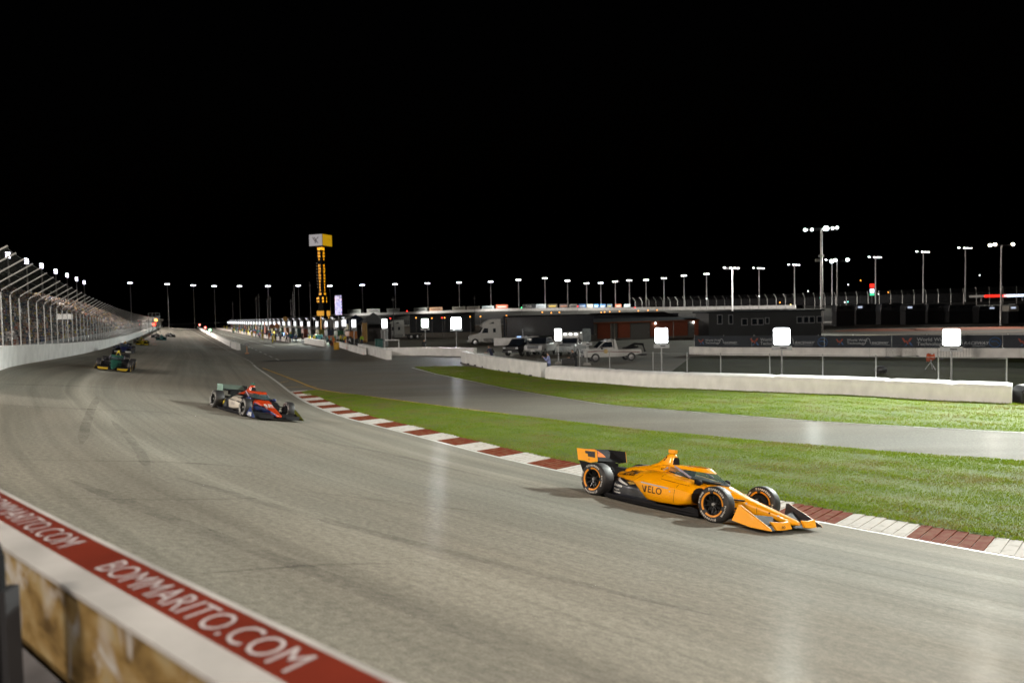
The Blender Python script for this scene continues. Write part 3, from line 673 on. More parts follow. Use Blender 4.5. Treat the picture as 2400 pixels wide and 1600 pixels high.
b.add(A + B + Cc, [(i, i+1, i+1+n, i+n) for i in range(n-1)] + [(i+n, i+1+n, i+1+2*n, i+2*n) for i in range(n-1)])
inv(obj('wire_mesh', b, veil('catch_fence_mesh', (.30, .29, .28), .10), fence), fence)
# far part of the same fence round the last turn
def far_fence(name, P, Z, label, spacing, hh, arm, side, col=pole_m, al=.12, n_max=300):
    root = thing(name, label, 'fence', (P[0][0], P[0][1], Z[0])); T = tangents(P); N = left_of(T)*side
    C = np.r_[0, np.cumsum(np.linalg.norm(np.diff(P, axis=0), axis=1))]; nodes = []
    b0 = MB(); b0.path([(0, 0, -1.5), (0, 0, hh*.62), (arm*.15, 0, hh*.7), (arm, 0, hh)], .075, 5); me = b0.mesh('post')
    for s in np.arange(0, C[-1], spacing):
        p = np.array([np.interp(s, C, P[:, 0]), np.interp(s, C, P[:, 1])]); d = np.array([np.interp(s, C, N[:, 0]), np.interp(s, C, N[:, 1])]); z = float(np.interp(s, C, Z))
        if len(nodes) < n_max: inv(link('post', me, col, root, loc=(p[0], p[1], z), rot=(0, 0, math.atan2(d[1], d[0]))), root)
        nodes.append((p, d, z))
    n = len(nodes); b = MB(); b.add([(*p, z) for p, d, z in nodes] + [(*p, z + hh*.66) for p, d, z in nodes] + [(*(p + d*arm), z + hh) for p, d, z in nodes],
        [(i, i+1, i+1+n, i+n) for i in range(n-1)] + [(i+n, i+1+n, i+1+2*n, i+2*n) for i in range(n-1)])
    inv(obj('wire_mesh', b, veil(name + '_mesh_%d' % int(al*100), (.22, .22, .23), al), root), root); return root
ff = OUT[:far_i][::-1][::8]; far_fence('catch_fence', ff - 0*ff, [zo_at(p) + 1.03 for p in ff], 'hazy far stretch of catch fence towards the last turn', 5.5, 3.8, 1.6, -1, al=.14)

# grandstand
ST0, ST1 = 22.0, 330.0; alu = pm('bench_aluminium', (.14, .135, .13), .6, metal=.2, var=.3, scale=.7)
stand = thing('grandstand', 'dark stepped grandstand full of spectators behind the catch fence', 'grandstand', (*straight(60, -15), 0))
rows = 24
def st_pt(s, n): return straight(s, n)
for a, c in zip(np.linspace(ST0, ST1, 7)[:-1], np.linspace(ST0, ST1, 7)[1:]):
    b = MB(); prof = [(-13.0, 0), (-13.0, 2.4)]
    for r in range(rows): prof += [(-13.0 - .8*r, 2.6 + .40*r), (-13.8 - .8*r, 2.6 + .40*r)]
    prof += [(-13.8 - .8*rows, 0)]
    b.loft([[(*st_pt(a + .15, n), z) for n, z in prof], [(*st_pt(c - .15, n), z) for n, z in prof]]); inv(obj('seating_tier', b, alu, stand), stand)
b = MB(); b.loft([[(*st_pt(ST0, n), z) for n, z in ((-33.5, 0), (-33.5, 17), (-39, 17.5), (-39, 0))], [(*st_pt(100, n), z) for n, z in ((-33.5, 0), (-33.5, 15), (-39, 15.5), (-39, 0))]])
inv(obj('press_box', b, pm('press_box_wall', (.05, .05, .055), .6, var=.3), stand), stand)
b = MB(); b.path([(*st_pt(ST0, -12.6), 3.6), (*st_pt(ST1, -12.6), 3.6)], .04, 5); b.path([(*st_pt(ST0, -12.6), 3.0), (*st_pt(ST1, -12.6), 3.0)], .03, 5); inv(obj('railing', b, steel, stand), stand)
# spectators, a crowd nobody could count
def crowd():
    V, Fc = [], []; base = [(-.2, -.14, 0), (.2, -.14, 0), (.2, .14, 0), (-.2, .14, 0), (-.24, -.13, .5), (.24, -.13, .5), (.24, .13, .5), (-.24, .13, .5), (0, 0, .58)]
    bf_ = [(0, 1, 5, 4), (1, 2, 6, 5), (2, 3, 7, 6), (3, 0, 4, 7), (4, 5, 8), (5, 6, 8), (6, 7, 8), (7, 4, 8)]
    hd = [(0, 0, .56), (.11, 0, .70), (0, .11, .70), (-.11, 0, .70), (0, -.11, .70), (0, 0, .85)]; hf = [(0, 1, 2), (0, 2, 3), (0, 3, 4), (0, 4, 1), (5, 2, 1), (5, 3, 2), (5, 4, 3), (5, 1, 4)]
    for r in range(rows):
        s = ST0 + random.random()
        while s < ST1:
            if random.random() < (.80 if s < 170 else .6):
                p = st_pt(s, -13.35 - .8*r); z = 2.6 + .40*r + (0 if random.random() < .7 else .45); k = random.uniform(.85, 1.15); a = random.uniform(-.5, .5) - TH; ca, sa = math.cos(a), math.sin(a)
                for pts, fcs in ((base, bf_), (hd, hf)):
                    o = len(V); V.extend((p[0] + k*(x*ca - y*sa), p[1] + k*(x*sa + y*ca), z + k*w) for x, y, w in pts); Fc.extend(tuple(i + o for i in f) for f in fcs)
            s += .58 if s < 120 else (.8 if s < 200 else 1.3)
    me = bpy.data.meshes.new('crowd'); me.from_pydata(V, [], Fc); me.update()
    o = link('crowd', me, island('crowd_colours', [(.05, .05, .06), (.45, .42, .40), (.10, .03, .03), (.03, .04, .10), (.35, .22, .15), (.02, .02, .02), (.28, .26, .25), (.36, .27, .05), (.12, .10, .09), (.40, .28, .22), (.06, .09, .08), (.25, .07, .03)], .8))
    return stuff(tag(o, 'packed crowd of spectators on the grandstand steps', 'crowd'))
crowd()
# sign box on the fence, starter's stand, signal lights
p = at(151.5, 742, 66); sg = thing('sign_box', 'white sign box hung on the catch fence before the crowd', 'sign', p, rz=TH - .2)
b = MB(); b.box((0, 0, 0), (1.35, .25, .5)); obj('case', b, white_w, sg, bevel=.02); b = MB(); b.box((0, 0, -.29), (1.1, .2, .08)); obj('lip', b, black, sg)
b = MB(); b.path([(0, .15, 0), (0, .15, -2.2), (-.3, .4, -2.6)], .03, 6); obj('hanger', b, steel, sg)
p = at(361, 742, 190); st = thing('starter_stand', 'small dark flag stand above the far outer wall', 'stand', (p.x, p.y, zo_at((p.x, p.y))))
b = MB(); zt = p.z - zo_at((p.x, p.y)); b.box((0, 0, zt), (2.2, 2.2, .15)); b.box((0, 0, zt + 1.0), (2.2, 2.2, .06)); obj('platform', b, black, st)
for i in (-1, 1):
    for j in (-1, 1): b = MB(); b.path([(i, j, -.5), (i, j, zt + 1)], .07, 6); obj('leg', b, dark_steel, st)
for nm, q, Y, c, cs in (('red', (361, 760), 180, (1, .02, .01), 14), ('amber', (365.5, 750), 184, (1, .22, .03), 10)):
    p = at(*q, Y); t = thing('signal_light', 'glowing %s signal light on the far outer wall' % nm, 'light', p)
    b = MB(); b.ball((0, 0, 0), .34, 10, 8); obj('lens', b, em(nm + '_signal', c, cs), t, smooth=60); b = MB(); b.box((0, .35, 0), (.8, .25, .8)); b.path([(0, .4, 0), (0, .4, zo_at((p.x, p.y)) - p.z + .9)], .06, 6); obj('housing', b, black, t)
# ------------------------------------------------------------------ floodlights
def spot(parent, loc, target, watts, col, size=95, blend=.7, soft=.6):
    d = bpy.data.lights.new('floodlight', 'SPOT'); d.energy = watts; d.color = col; d.spot_size = math.radians(size); d.spot_blend = blend; d.shadow_soft_size = soft
    o = bpy.data.objects.new('floodlight', d); COL.objects.link(o); v = Vector(target) - Vector(loc)
    o.matrix_world = Matrix.Translation(loc) @ v.to_track_quat('-Z', 'Y').to_matrix().to_4x4()
    if parent: o.parent = parent; o.matrix_parent_inverse = parent.matrix_basis.inverted()
    return o
GLOW = 9
lamp_c = em('floodlight_lens', (1.0, .97, 1.0), GLOW); lamp_v = em('floodlight_lens_violet', (.86, .82, 1.0), GLOW); lamp_w = em('floodlight_lens_warm', (1.0, .90, .74), GLOW)
lamp_g = em('floodlight_lens_cool', (.86, 1.0, .96), GLOW)
_lm = {}
def lamp_mesh(kind, sz):
    k = (kind, sz)
    if k not in _lm:
        b = MB()
        if kind == 'box': b.box((0, 0, 0), (sz, sz*.55, sz*.5))
        else: b.ball((0, 0, 0), sz/2, 10, 7, sc=(1, .8, .85))
        _lm[k] = b.mesh('lamp', smooth=50)
    return _lm[k]
def mast(label, base, top, lamps, sz, mat, arm_dir, kind='box', r=.22, group=None, tilt=None):
    """pole, crossarm and one lamp for each (offset along the arm, height) in lamps"""
    h = top - base[2]; t = thing('light_mast', label, 'light mast', base, group=group); a = Vector((*arm_dir, 0)).normalized()
    b = MB(); b.path([(0, 0, -.5), (0, 0, h*.5), (0, 0, h)], [r, r*.8, r*.55], 8); obj('pole', b, steel, t, smooth=50)
    lo, hi = min(x for x, z in lamps), max(x for x, z in lamps); b = MB()
    for zz in sorted(set(z for x, z in lamps)): b.path([a*(lo - .2) + Vector((0, 0, h + zz - .1)), a*(hi + .2) + Vector((0, 0, h + zz - .1))], .09, 5)
    obj('crossarm', b, dark_steel, t)
    for x, z in lamps: link('lamp', lamp_mesh(kind, sz), mat, t, loc=a*x + Vector((0, 0, h + z)), rot=(0, 0, math.atan2(a.y, a.x)))
    return t
# row behind the grandstand
for i, (px, py) in enumerate([(18, 598), (62, 612), (97, 623), (130, 636), (157, 645), (179, 654), (197, 662)]):
    r = ray(px, py); Y = -38/(N2[0]*r.x/r.y + N2[1]); p = at(px, py, Y)
    t = mast(ORD[i] + ' of seven stacked floodlight masts behind the grandstand, counted from the left', (p.x, p.y, 0), p.z, [(dx, dz) for dz in (-.6, 0, .6) for dx in (-.45, .1, .6)], .42, lamp_v, N2*.4 + U2, r=.3, group='grandstand light masts')
    q = Vector((p.x, p.y, p.z)); tg = Vector((*straight(float(np.dot((p.x, p.y), U2)) - 25, 4), 0)); spot(t, q + Vector((*(N2*1.5), 0)), tg, 85000, (1, .90, .80), 100)
# back curve of the speedway: embankment, wall, banners, fence, masts
BC = [(560, 600, 752.5), (660, 540, 748), (780, 462, 741), (1000, 400, 735), (1158, 368, 729), (1373, 332, 727.5), (1600, 297, 726.5), (1875, 262, 723), (2150, 240, 717.5), (2420, 220, 712), (2700, 205, 706)]
def bc_at(px, off=0.0):
    Y = float(np.interp(px, [b[0] for b in BC], [b[1] for b in BC])) + off; y = float(np.interp(px, [b[0] for b in BC], [b[2] for b in BC])); return at(px, y, Y)
bpx = np.linspace(560, 2690, 110); BW = [bc_at(q) for q in bpx]; BWa = smooth_curve([(p.x, p.y) for p in BW], 3, 9)
bwz_x = np.array([p.x for p in BW]); bwz = np.array([p.z for p in BW])
def zback(p): return float(np.interp(p[0], bwz_x, bwz))
berm_m = pm('embankment_soil', (.008, .008, .007), .98, var=.3, scale=.05, spec=.02)
b = MB(); T = tangents(BWa); N = -left_of(T); rings = []
for i in range(0, len(BWa), 3):
    z = zback(BWa[i]); rings.append([(*(BWa[i] + N[i]*d), zz) for d, zz in ((26, -.02), (20, z*.40), (9, z*.80), (0, z), (-8, z), (-40, z*.7))])
b.loft(rings, closed=False); o = struct('backstretch_embankment', b, berm_m)
if o.data.polygons[0].normal.z < 0: o.data.flip_normals()
W2 = BWa[::1]
i19 = int(np.argmin([abs(p[0]/p[1] - ray(1890, 722).x/ray(1890, 722).y) for p in BWa]))
wall('backstretch_wall', [tuple(p) for p in BWa[i19:]], 1.1, -.4, 30, 'dim far wall under the fence along the right skyline', z=zback, step=3, sm=3, mat=pm('dim_wall', (.03, .03, .03), .9, spec=.05))  # dimness of this wall end is put into its near-black colour
wall('backstretch_wall', [tuple(p) for p in BWa[:i19+1]], 1.35, -.4, 30, 'thin white wall of the far backstretch under small banners', z=zback, step=3, sm=3)
i16 = int(np.argmin([abs(p[0]/p[1] - ray(1490, 725).x/ray(1490, 725).y) for p in BWa])); PF = BWa[i16:]
far_fence('backstretch_fence', PF, [zback(p) + 1.3 for p in PF], 'far catch fence with bent posts along the right skyline', 3.6, 4.4, 2.2, -1, al=.06)
# banners above the wall
bcols = [((.30, .30, .27), 'cream'), ((.30, .31, .33), 'white'), ((.28, .27, .22), 'tan'), ((.33, .36, .37), 'pale'), ((.32, .13, .05), 'orange')]
def bspan(a, c, y0, y1, col, label, txt=None, tcol=None, i=0):
    pm_ = (a + c)/2; p0, p1 = bc_at(a, 2), bc_at(c, 2); d = Vector((p1.x - p0.x, p1.y - p0.y, 0)); w = d.length; d.normalize(); zt = at(pm_, y0, (p0.y + p1.y)/2).z; zb = at(pm_, y1, (p0.y + p1.y)/2).z
    t = thing('banner', label, 'banner', ((p0.x + p1.x)/2, (p0.y + p1.y)/2, zb), rz=math.atan2(d.y, d.x), group='advertising banners on the far wall')
    b = MB(); b.box((0, 0, (zt - zb)/2), (w, .12, zt - zb)); obj('board', b, pm('banner_%d' % i, col, .6, var=.25, scale=.8), t)
    b = MB()
    for x in (-w*.4, w*.4): b.path([(x, .2, -4), (x, .2, zt - zb)], .08, 5)
    obj('post', b, dark_steel, t)
    if txt is not None:
        b = MB(); letters(b, txt, (zt - zb)*.75, (0, -.08, (zt - zb)*.5), (1, 0, 0), (0, 0, 1), bold=.02); obj('lettering', b, pm('banner_text_%d' % i, tcol, .6), t)
    else:
        b = MB(); b.box((0, -.08, (zt - zb)*.55), (w*.72, .05, (zt - zb)*.28)); obj('printed_panel', b, pm('banner_panel_%d' % i, tcol or tuple(x*.35 for x in col), .6), t)
z5 = [(195, 370, (.22, .24, .22)), (450, 620, (.24, .25, .24)), (710, 880, (.20, .21, .19)), (1065, 1240, (.17, .18, .17)), (1270, 1440, (.24, .14, .08)), (1570, 1740, (.26, .25, .20)), (1760, 1930, (.30, .28, .24)), (1960, 2115, (.30, .35, .36))]
for i, (a, c, col) in enumerate(z5):
    px0, px1 = 780 + a/5.6, 780 + c/5.6; yb = float(np.interp(px0, [780, 1180], [735.5, 725])); bspan(px0, px1, yb - 9.5, yb, col, ORD[i] + ' pale banner from the left on the far wall, right of the scoring tower', i=i)
z6 = [(60, 190, (.42, .09, .04), 'orange red', None, (.55, .5, .45)), (350, 490, (.03, .035, .04), 'black TIXR', 'TIXR', (.6, .6, .6)), (500, 610, (.34, .38, .40), 'blank white', None, (.30, .34, .36)), (630, 735, (.06, .05, .03), 'dark and yellow', None, (.40, .28, .05)),
      (760, 855, (.07, .05, .05), 'dark plum', None, (.30, .14, .08)), (870, 955, (.22, .21, .19), 'grey striped', None, (.06, .06, .06)), (970, 1050, (.03, .09, .22), 'blue framed', None, (.35, .40, .45)), (1065, 1130, (.30, .28, .24), 'tan', None, (.42, .40, .36)),
      (1140, 1192, (.04, .15, .32), 'bright blue', None, (.40, .5, .6)), (1205, 1268, (.05, .16, .34), 'second blue', None, (.5, .55, .6)), (1285, 1338, (.10, .16, .22), 'blue and yellow', None, (.42, .36, .14)), (1375, 1442, (.34, .10, .05), 'rusty orange', None, (.5, .35, .3)), (1470, 1540, (.30, .37, .39), 'pale cyan', None, (.36, .42, .44))]
for i, (a, c, col, nm, tx, tc_) in enumerate(z6):
    px0, px1 = 1150 + a/4.704, 1150 + c/4.704; yb = 723.5 if i else 725; bspan(px0, px1, yb - 11, yb, col, nm + ' banner on the far wall above the brick building', tx, tc_, i=20 + i)
# masts round the far side (photo pixel of the lamps, distance)
FM = [(305, 663, 400), (392, 666, 410), (453, 668.5, 420), (502, 670.5, 425), (561, 670.5, 425), (628, 670.5, 430), (699, 669.5, 430), (773, 670, 430), (849, 668, None), (926, 666, None), (1002, 664, None), (1076, 662, None), (1150, 660, None), (1215, 656, None),
      (1277, 652, None), (1330, 658, None), (1375, 664, None), (1408, 663, None), (1442, 660, None), (1475, 657, None), (1514, 656, None), (1556, 652, None), (1603, 646, None), (1656, 642, None), (1716, 630, 205), (1779, 630, None), (1862, 622, None), (2052, 604.5, None), (2164, 592, None), (2263, 583, None), (1950, 611, None)]
FM.sort()
for i, (px, py, Y) in enumerate(FM):
    if Y is None: g0 = bc_at(px, 12); Y = g0.y; bz = g0.z
    else: bz = 0.0
    p = at(px, py, Y); sc = Y/400
    lamps = [(x*1.05*sc**.5, 0) for x in (-.9, 0, .85)] if px < 1700 else [(x*1.0, .25 - .08*x) for x in (-2.2, -.4, .7, 1.7)]
    t = mast(ORD[i] + ' floodlight mast from the left along the far skyline', (p.x, p.y, bz), p.z, lamps, .78*max(sc, .7), lamp_v if px < 1180 else lamp_c, (1, -.15), r=.28, group='far floodlight masts')
    if px > 840 and i % 2 == 0:
        c = bc_at(px, -6); spot(t, p + Vector((0, -14, -.5)), c, 70000, (1, .96, .9), 110)
    elif px <= 840 and i % 2 == 0:
        spot(t, p + Vector((0, -1, -.5)), (p.x - 8, p.y - 22, 0), 50000, (1, .92, .84), 72)
# tall mast groups in the middle distance on the right
t = mast('tallest floodlight mast, with five round lamps in a wide row', (at(1925, 531, 131).x, 131, 0), at(1925, 536, 131).z, [(-3.2, -.2), (-1.9, -.15), (.75, .1), (2.2, .05), (3.1, .15)], .6, lamp_g, (1, .1), kind='ball', r=.30)
link('lamp', lamp_mesh('ball', 1.05), lamp_g, t, loc=(.8, -.2, at(1925, 536, 131).z))
b = MB(); hz = at(1925, 600, 131).z; b.box((0, 0, hz), (.9, .5, .35)); b.box((-.7, 0, hz - .8), (.8, .4, .5)); obj('equipment_box', b, pm('grey_box', (.3, .3, .28), .6), t)
spot(t, at(1925, 534, 131) + Vector((-2, -1, -.3)), (26, 100, 0), 48000, (.92, 1.0, .94), 120, soft=1.2)
t = mast('second tall mast with two bright lamps beside the tallest mast', (at(1962, 609, 190).x, 190, 0), at(1962, 611, 190).z, [(-1.6, -.2), (-.6, .1), (3.0, .2)], .95, lamp_g, (1, .1), kind='ball', r=.26)
t = mast('mast with warm twin lamps near the right edge of the skyline', (at(2347, 572, 150).x, 150, 0), at(2347, 574, 150).z, [(-2.6, -.05), (-1.5, .1), (2.7, .1)], .75, lamp_w, (1, .1), kind='ball', r=.24)
spot(t, at(2347, 574, 150) + Vector((-2, -1, -.3)), (40, 70, 0), 70000, (1, .92, .80), 110)
# masts of the same ring beside and behind the photographer
def near_mast(x, y, z0, h, tgt, watts, col, label, mat, size=100, soft=.8):
    t = mast(label, (x, y, z0), z0 + h, [(-1.6, 0), (-.5, 0), (.5, 0), (1.6, 0)], .8, mat, (tgt[1]-y, -(tgt[0]-x)), r=.28)
    spot(t, (x, y, z0 + h - .6), tgt, watts, col, size, soft=soft); return t
near_mast(36.2, 43.6, 0, 18, (1, 15, 0), 125000, (.95, 1.0, .93), 'infield floodlight mast just beyond the right edge of the view', lamp_g, 66, .8)
near_mast(62, 26, 0, 24, (10, 18, 0), 34000, (.92, 1.0, .95), 'infield floodlight mast further right beyond the view', lamp_g, 95)
near_mast(-22, -6, 1.9, 21, (-6, 22, 0), 21000, (1, .86, .72), 'floodlight mast behind the photographer on the left', lamp_w, 110, 2.4)
near_mast(20, -26, 1.9, 21, (12, 27, 0), 50000, (1, .87, .75), 'floodlight mast behind the photographer on the right', lamp_w, 110)
near_mast(-50, 14, 0, 21, (-24, 44, 0), 60000, (1, .93, .85), 'floodlight mast outside the wall left of the view', lamp_w, 110)

# ------------------------------------------------------------------ portable light towers beside the walls
panel_e = em('light_panel', (.93, 1.0, .93), 4.5, True); panel_e2 = em('light_panel_cool', (.90, .96, 1.0), 8, True); panel_off = pm('unlit_panel', (.10, .12, .13), .25, var=.3)
panel_h = em('light_panel_brilliant', (.92, .97, 1.0), 140, True); panel_g = em('light_panel_green', (.80, 1.0, .82), 5, True); panel_p = em('pit_light_panel', (.95, .97, 1.0), 1.2, True)
sign_m = pm('grey_notice', (.32, .33, .34), .5, var=.2, scale=4)
def light_tower(label, px, py, Y, w, h, m, base_z=0, group='portable light towers'):
    p = at(px, py, Y); t = thing('light_tower', label, 'light tower', (p.x, p.y, base_z), rz=math.atan2(p.y, p.x) - math.pi/2, group=group); z = p.z - base_z
    b = MB(); b.path([(0, .06, 0), (0, .06, z + h*.3)], .05, 8); obj('pole', b, steel, t, smooth=50)
    b = MB(); b.box((0, 0, .09), (.7, .7, .18), taper=.8); obj('foot', b, grey_c, t)
    b = MB(); b.box((0, .03, z), (w*.9, .10, h*.9)); obj('housing', b, dark_steel, t)
    b = MB(); c_ = min(w, h)*.09; b.prism([(-w/2 + c_, z - h/2), (w/2 - c_, z - h/2), (w/2, z - h/2 + c_), (w/2, z + h/2 - c_), (w/2 - c_, z + h/2), (-w/2 + c_, z + h/2), (-w/2, z + h/2 - c_), (-w/2, z - h/2 + c_)], -.045, -.025, 'xz'); obj('panel', b, m, t)
    b = MB(); b.box((0, 0, z - h/2 - .20), (w*1.25, .04, .26)); n_ = obj('notice', b, sign_m, t)
    b = MB(); b.box((.1, -.03, z - h/2 - .20), (w*.4, .015, .08)); obj('print', b, black, n_)
    return t
for px, py, Y, w, h, m, lb in [(806, 757, 118, .72, 1.1, panel_p, 'light tower at the pit exit, left of a close pair'), (829, 758, 104, .66, 1.2, panel_p, 'light tower at the pit exit, right of a close pair'),
    (901, 758, 92, .68, 1.2, panel_e, 'light tower standing behind the end of the taller white wall'), (996, 757, 84, .85, 1.05, panel_g, 'greenish glaring light tower left of the white semi tractor'),
    (1069, 757, 84, 1.15, 1.3, panel_h, 'brilliant white light tower behind the plain white service wall'), (1308, 784, 62, .62, 1.05, panel_e, 'light tower in front of the grey pickup, beside an unlit one'),
    (1375, 785, 60, .72, 1.15, panel_off, 'unlit light tower between the box truck and the tow truck'), (1550, 786, 46, .82, 1.0, panel_e2, 'bright light tower behind the tow truck and the tyre barrier'),
    (1832, 788, 43, .95, 1.05, panel_e2, 'most dazzling light tower, in front of the dark banner fence'), (2230, 790, 39, .86, .95, panel_e, 'greenish bright light tower at the right behind the tyre barrier')]:
    light_tower(lb, px, py, Y, w, h, m)

# ------------------------------------------------------------------ scoring tower, video screen
amber = em('amber_digits', (1.0, .40, .01), 1.2); cap_white = em('lit_white_face', (.85, .80, .82), .22); cap_yel = em('lit_yellow_face', (1.0, .55, .01), .30)
pY = 255; pb = at(757, 745, pY); sy = thing('scoring_tower', 'tall scoring tower with amber numbers and a white and yellow box on top', 'tower', (pb.x, pb.y, 0), rz=-math.radians(36) + math.atan2(-pb.x, pb.y))
zc0, zc1, zs0 = at(757, 578, pY).z, at(757, 550.5, pY).z, at(757, 708, pY).z; a = 2.9
b = MB(); b.box((0, 0, zc0/2), (2.1, 2.1, zc0)); obj('column', b, pm('matt_black', (.003, .003, .003), .9, spec=.1), sy)
b = MB(); b.box((0, 0, (zc0 + zc1)/2), (2*a, 2*a, zc1 - zc0)); cap = obj('top_box', b, pm('matt_black', (.003, .003, .003), .9, spec=.1), sy)
b = MB(); b.box((0, -a - .02, (zc0 + zc1)/2), (2*a - .2, .05, zc1 - zc0 - .2)); obj('face', b, cap_white, cap)
b = MB(); b.box((a + .02, 0, (zc0 + zc1)/2), (.05, 2*a - .2, zc1 - zc0 - .2)); obj('face', b, cap_yel, cap)
zc = (zc0 + zc1)/2; b = MB()
for x0, x1, dz0, dz1 in ((-1.3, -.2, 1.1, -.5), (1.2, -.4, 1.1, -.4), (-.6, .2, 1.0, 0)): b.path([(x0, -a - .08, zc + dz0), (x1, -a - .08, zc + dz1)], .13, 4)
obj('emblem', b, pm('emblem_brown', (.10, .03, .02), .6), cap); b = MB()
for x0, x1, dz0, dz1 in ((-.1, 1.0, -.1, -1.1), (.5, -.3, -.2, -1.1)): b.path([(x0, -a - .08, zc + dz0), (x1, -a - .08, zc + dz1)], .12, 4)
obj('emblem', b, pm('emblem_navy', (.02, .03, .10), .6), cap)
rows_t = ['4', '26', '28', '2', '', '21', '10', '27', '16', '12', '8', '3', '5', '7', '60']; zz0, zz1 = at(757, 586, pY).z, at(757, 689, pY).z
for k, s_ in enumerate(rows_t):
    if not s_: continue
    z = zz0 + (zz1 - zz0)*k/(len(rows_t)-1); b = MB(); letters(b, s_, 1.02, (-.1, -1.09, z), (1, 0, 0), (0, 0, 1), bold=.03); letters(b, s_, 1.02, (1.09, .1, z), (0, 1, 0), (0, 0, 1), bold=.03)
    obj('number', b, amber, sy)
b = MB()
for (x, s_) in ((-1.2, '68'), (1.0, '1')):
    for dz, q in ((0, s_), (-1.15, '14' if len(s_) > 1 else '5')):
        letters(b, q, 1.05, (x, -1.10, zs0 + 1.4 + dz), (1, 0, 0), (0, 0, 1), bold=.03); letters(b, q, 1.05, (1.10, x, zs0 + 1.4 + dz), (0, 1, 0), (0, 0, 1), bold=.03)
obj('number', b, amber, sy)
b = MB()
for x in (-.6, 1.2): letters(b, 'M', 1.5, (x*.6 + .2, -1.12, zc0 - .9), (1, 0, 0), (0, 0, 1), bold=.02)
letters(b, 'M', 1.5, (1.12, 0, zc0 - .9), (0, 1, 0), (0, 0, 1), bold=.02); obj('number', b, amber, sy)
b = MB()
for k in range(9): b.ball((-1.1, -1.15, zz1 + 2.5 + k*1.1), .22, 6, 5)
obj('dim_bulbs', b, pm('dim_bulb', (.3, .3, .3), .4), sy)
scr = bpy.data.materials.new('video_picture'); scr.use_nodes = True
def screen(m):
    n, l = m.node_tree.nodes, m.node_tree.links; b = n['Principled BSDF']; tc = n.new('ShaderNodeTexCoord'); z = n.new('ShaderNodeTexNoise'); z.inputs['Scale'].default_value = .9; z.inputs['Detail'].default_value = 3; z.inputs['Distortion'].default_value = 2.5
    l.new(tc.outputs['Object'], z.inputs['Vector']); r = n.new('ShaderNodeValToRGB'); e = r.color_ramp.elements; e[0].position = .44; e[0].color = (0, 0, .01, 1); e[1].position = .50; e[1].color = (.03, .05, .5, 1)
    for p_, c_ in ((.54, (.4, .45, 1, 1)), (.58, (1, 1, 1, 1)), (.64, (.8, .1, .15, 1)), (.70, (.0, .0, .1, 1))): q = e.new(p_); q.color = c_
    l.new(z.outputs[0], r.inputs[0]); l.new(r.outputs[0], b.inputs['Emission Color']); b.inputs['Emission Strength'].default_value = 1.0; m.cycles.emission_sampling = 'NONE'
screen(scr); p = at(793, 715, 200); vs_ = thing('video_screen', 'narrow glowing blue and white video screen on a post', 'screen', (p.x, p.y, 0), rz=-.3)
b = MB(); b.box((0, 0, p.z), (2.1, .12, 5.6)); obj('picture', b, scr, vs_); b = MB(); b.box((0, .3, p.z), (2.2, .4, 5.8)); b.path([(0, .3, 0), (0, .3, p.z)], .3, 8); obj('cabinet', b, black, vs_)
# lit boards at the foot of the tower
for i, (x0, x1, lb) in enumerate(((743, 759, 'wider amber lit board under the scoring tower'), (766, 773.5, 'narrow amber lit board under the scoring tower'))):
    p = at((x0 + x1)/2, 734, 240); b = MB(); w = (x1 - x0)*240/F_PX; b.box((0, 0, p.z), (w, .3, 1.7)); b.path([(0, .2, 0), (0, .2, p.z)], .12, 6)
    tag(obj('lit_board', b, em('amber_board', (.55, .25, .02), .8), loc=(p.x, p.y, 0)), lb, 'sign')
# ------------------------------------------------------------------ infield ground sheets seen on the right
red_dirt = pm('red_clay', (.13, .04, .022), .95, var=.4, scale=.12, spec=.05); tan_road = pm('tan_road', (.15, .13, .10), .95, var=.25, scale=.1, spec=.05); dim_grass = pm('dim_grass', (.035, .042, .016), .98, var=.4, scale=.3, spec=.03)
def ribbon_sheet(name, pts, w, z, m): return poly_strip(name, pts, w, z, m)
ribbon_sheet('infield_road', [xy(1960, 787), xy(2150, 782), xy(2420, 776), xy(2600, 772)], 5, -.010, tan_road)
ribbon_sheet('infield_road', [xy(1960, 762), xy(2150, 764), xy(2420, 757), xy(2600, 752)], 9, -.012, tan_road)
ribbon_sheet('red_clay_run_off', [xy(1980, 773), xy(2150, 773), xy(2440, 766)], 16, -.018, red_dirt)
ribbon_sheet('red_clay_run_off', [xy(1980, 746), xy(2150, 747), xy(2440, 743)], 14, -.018, red_dirt)
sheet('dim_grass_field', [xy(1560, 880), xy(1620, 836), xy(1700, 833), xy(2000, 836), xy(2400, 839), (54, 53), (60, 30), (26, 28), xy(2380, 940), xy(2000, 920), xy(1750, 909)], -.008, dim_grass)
ribbon_sheet('dim_grass_field', [xy(2050, 753), xy(2300, 752), xy(2500, 750)], 10, -.02, dim_grass)

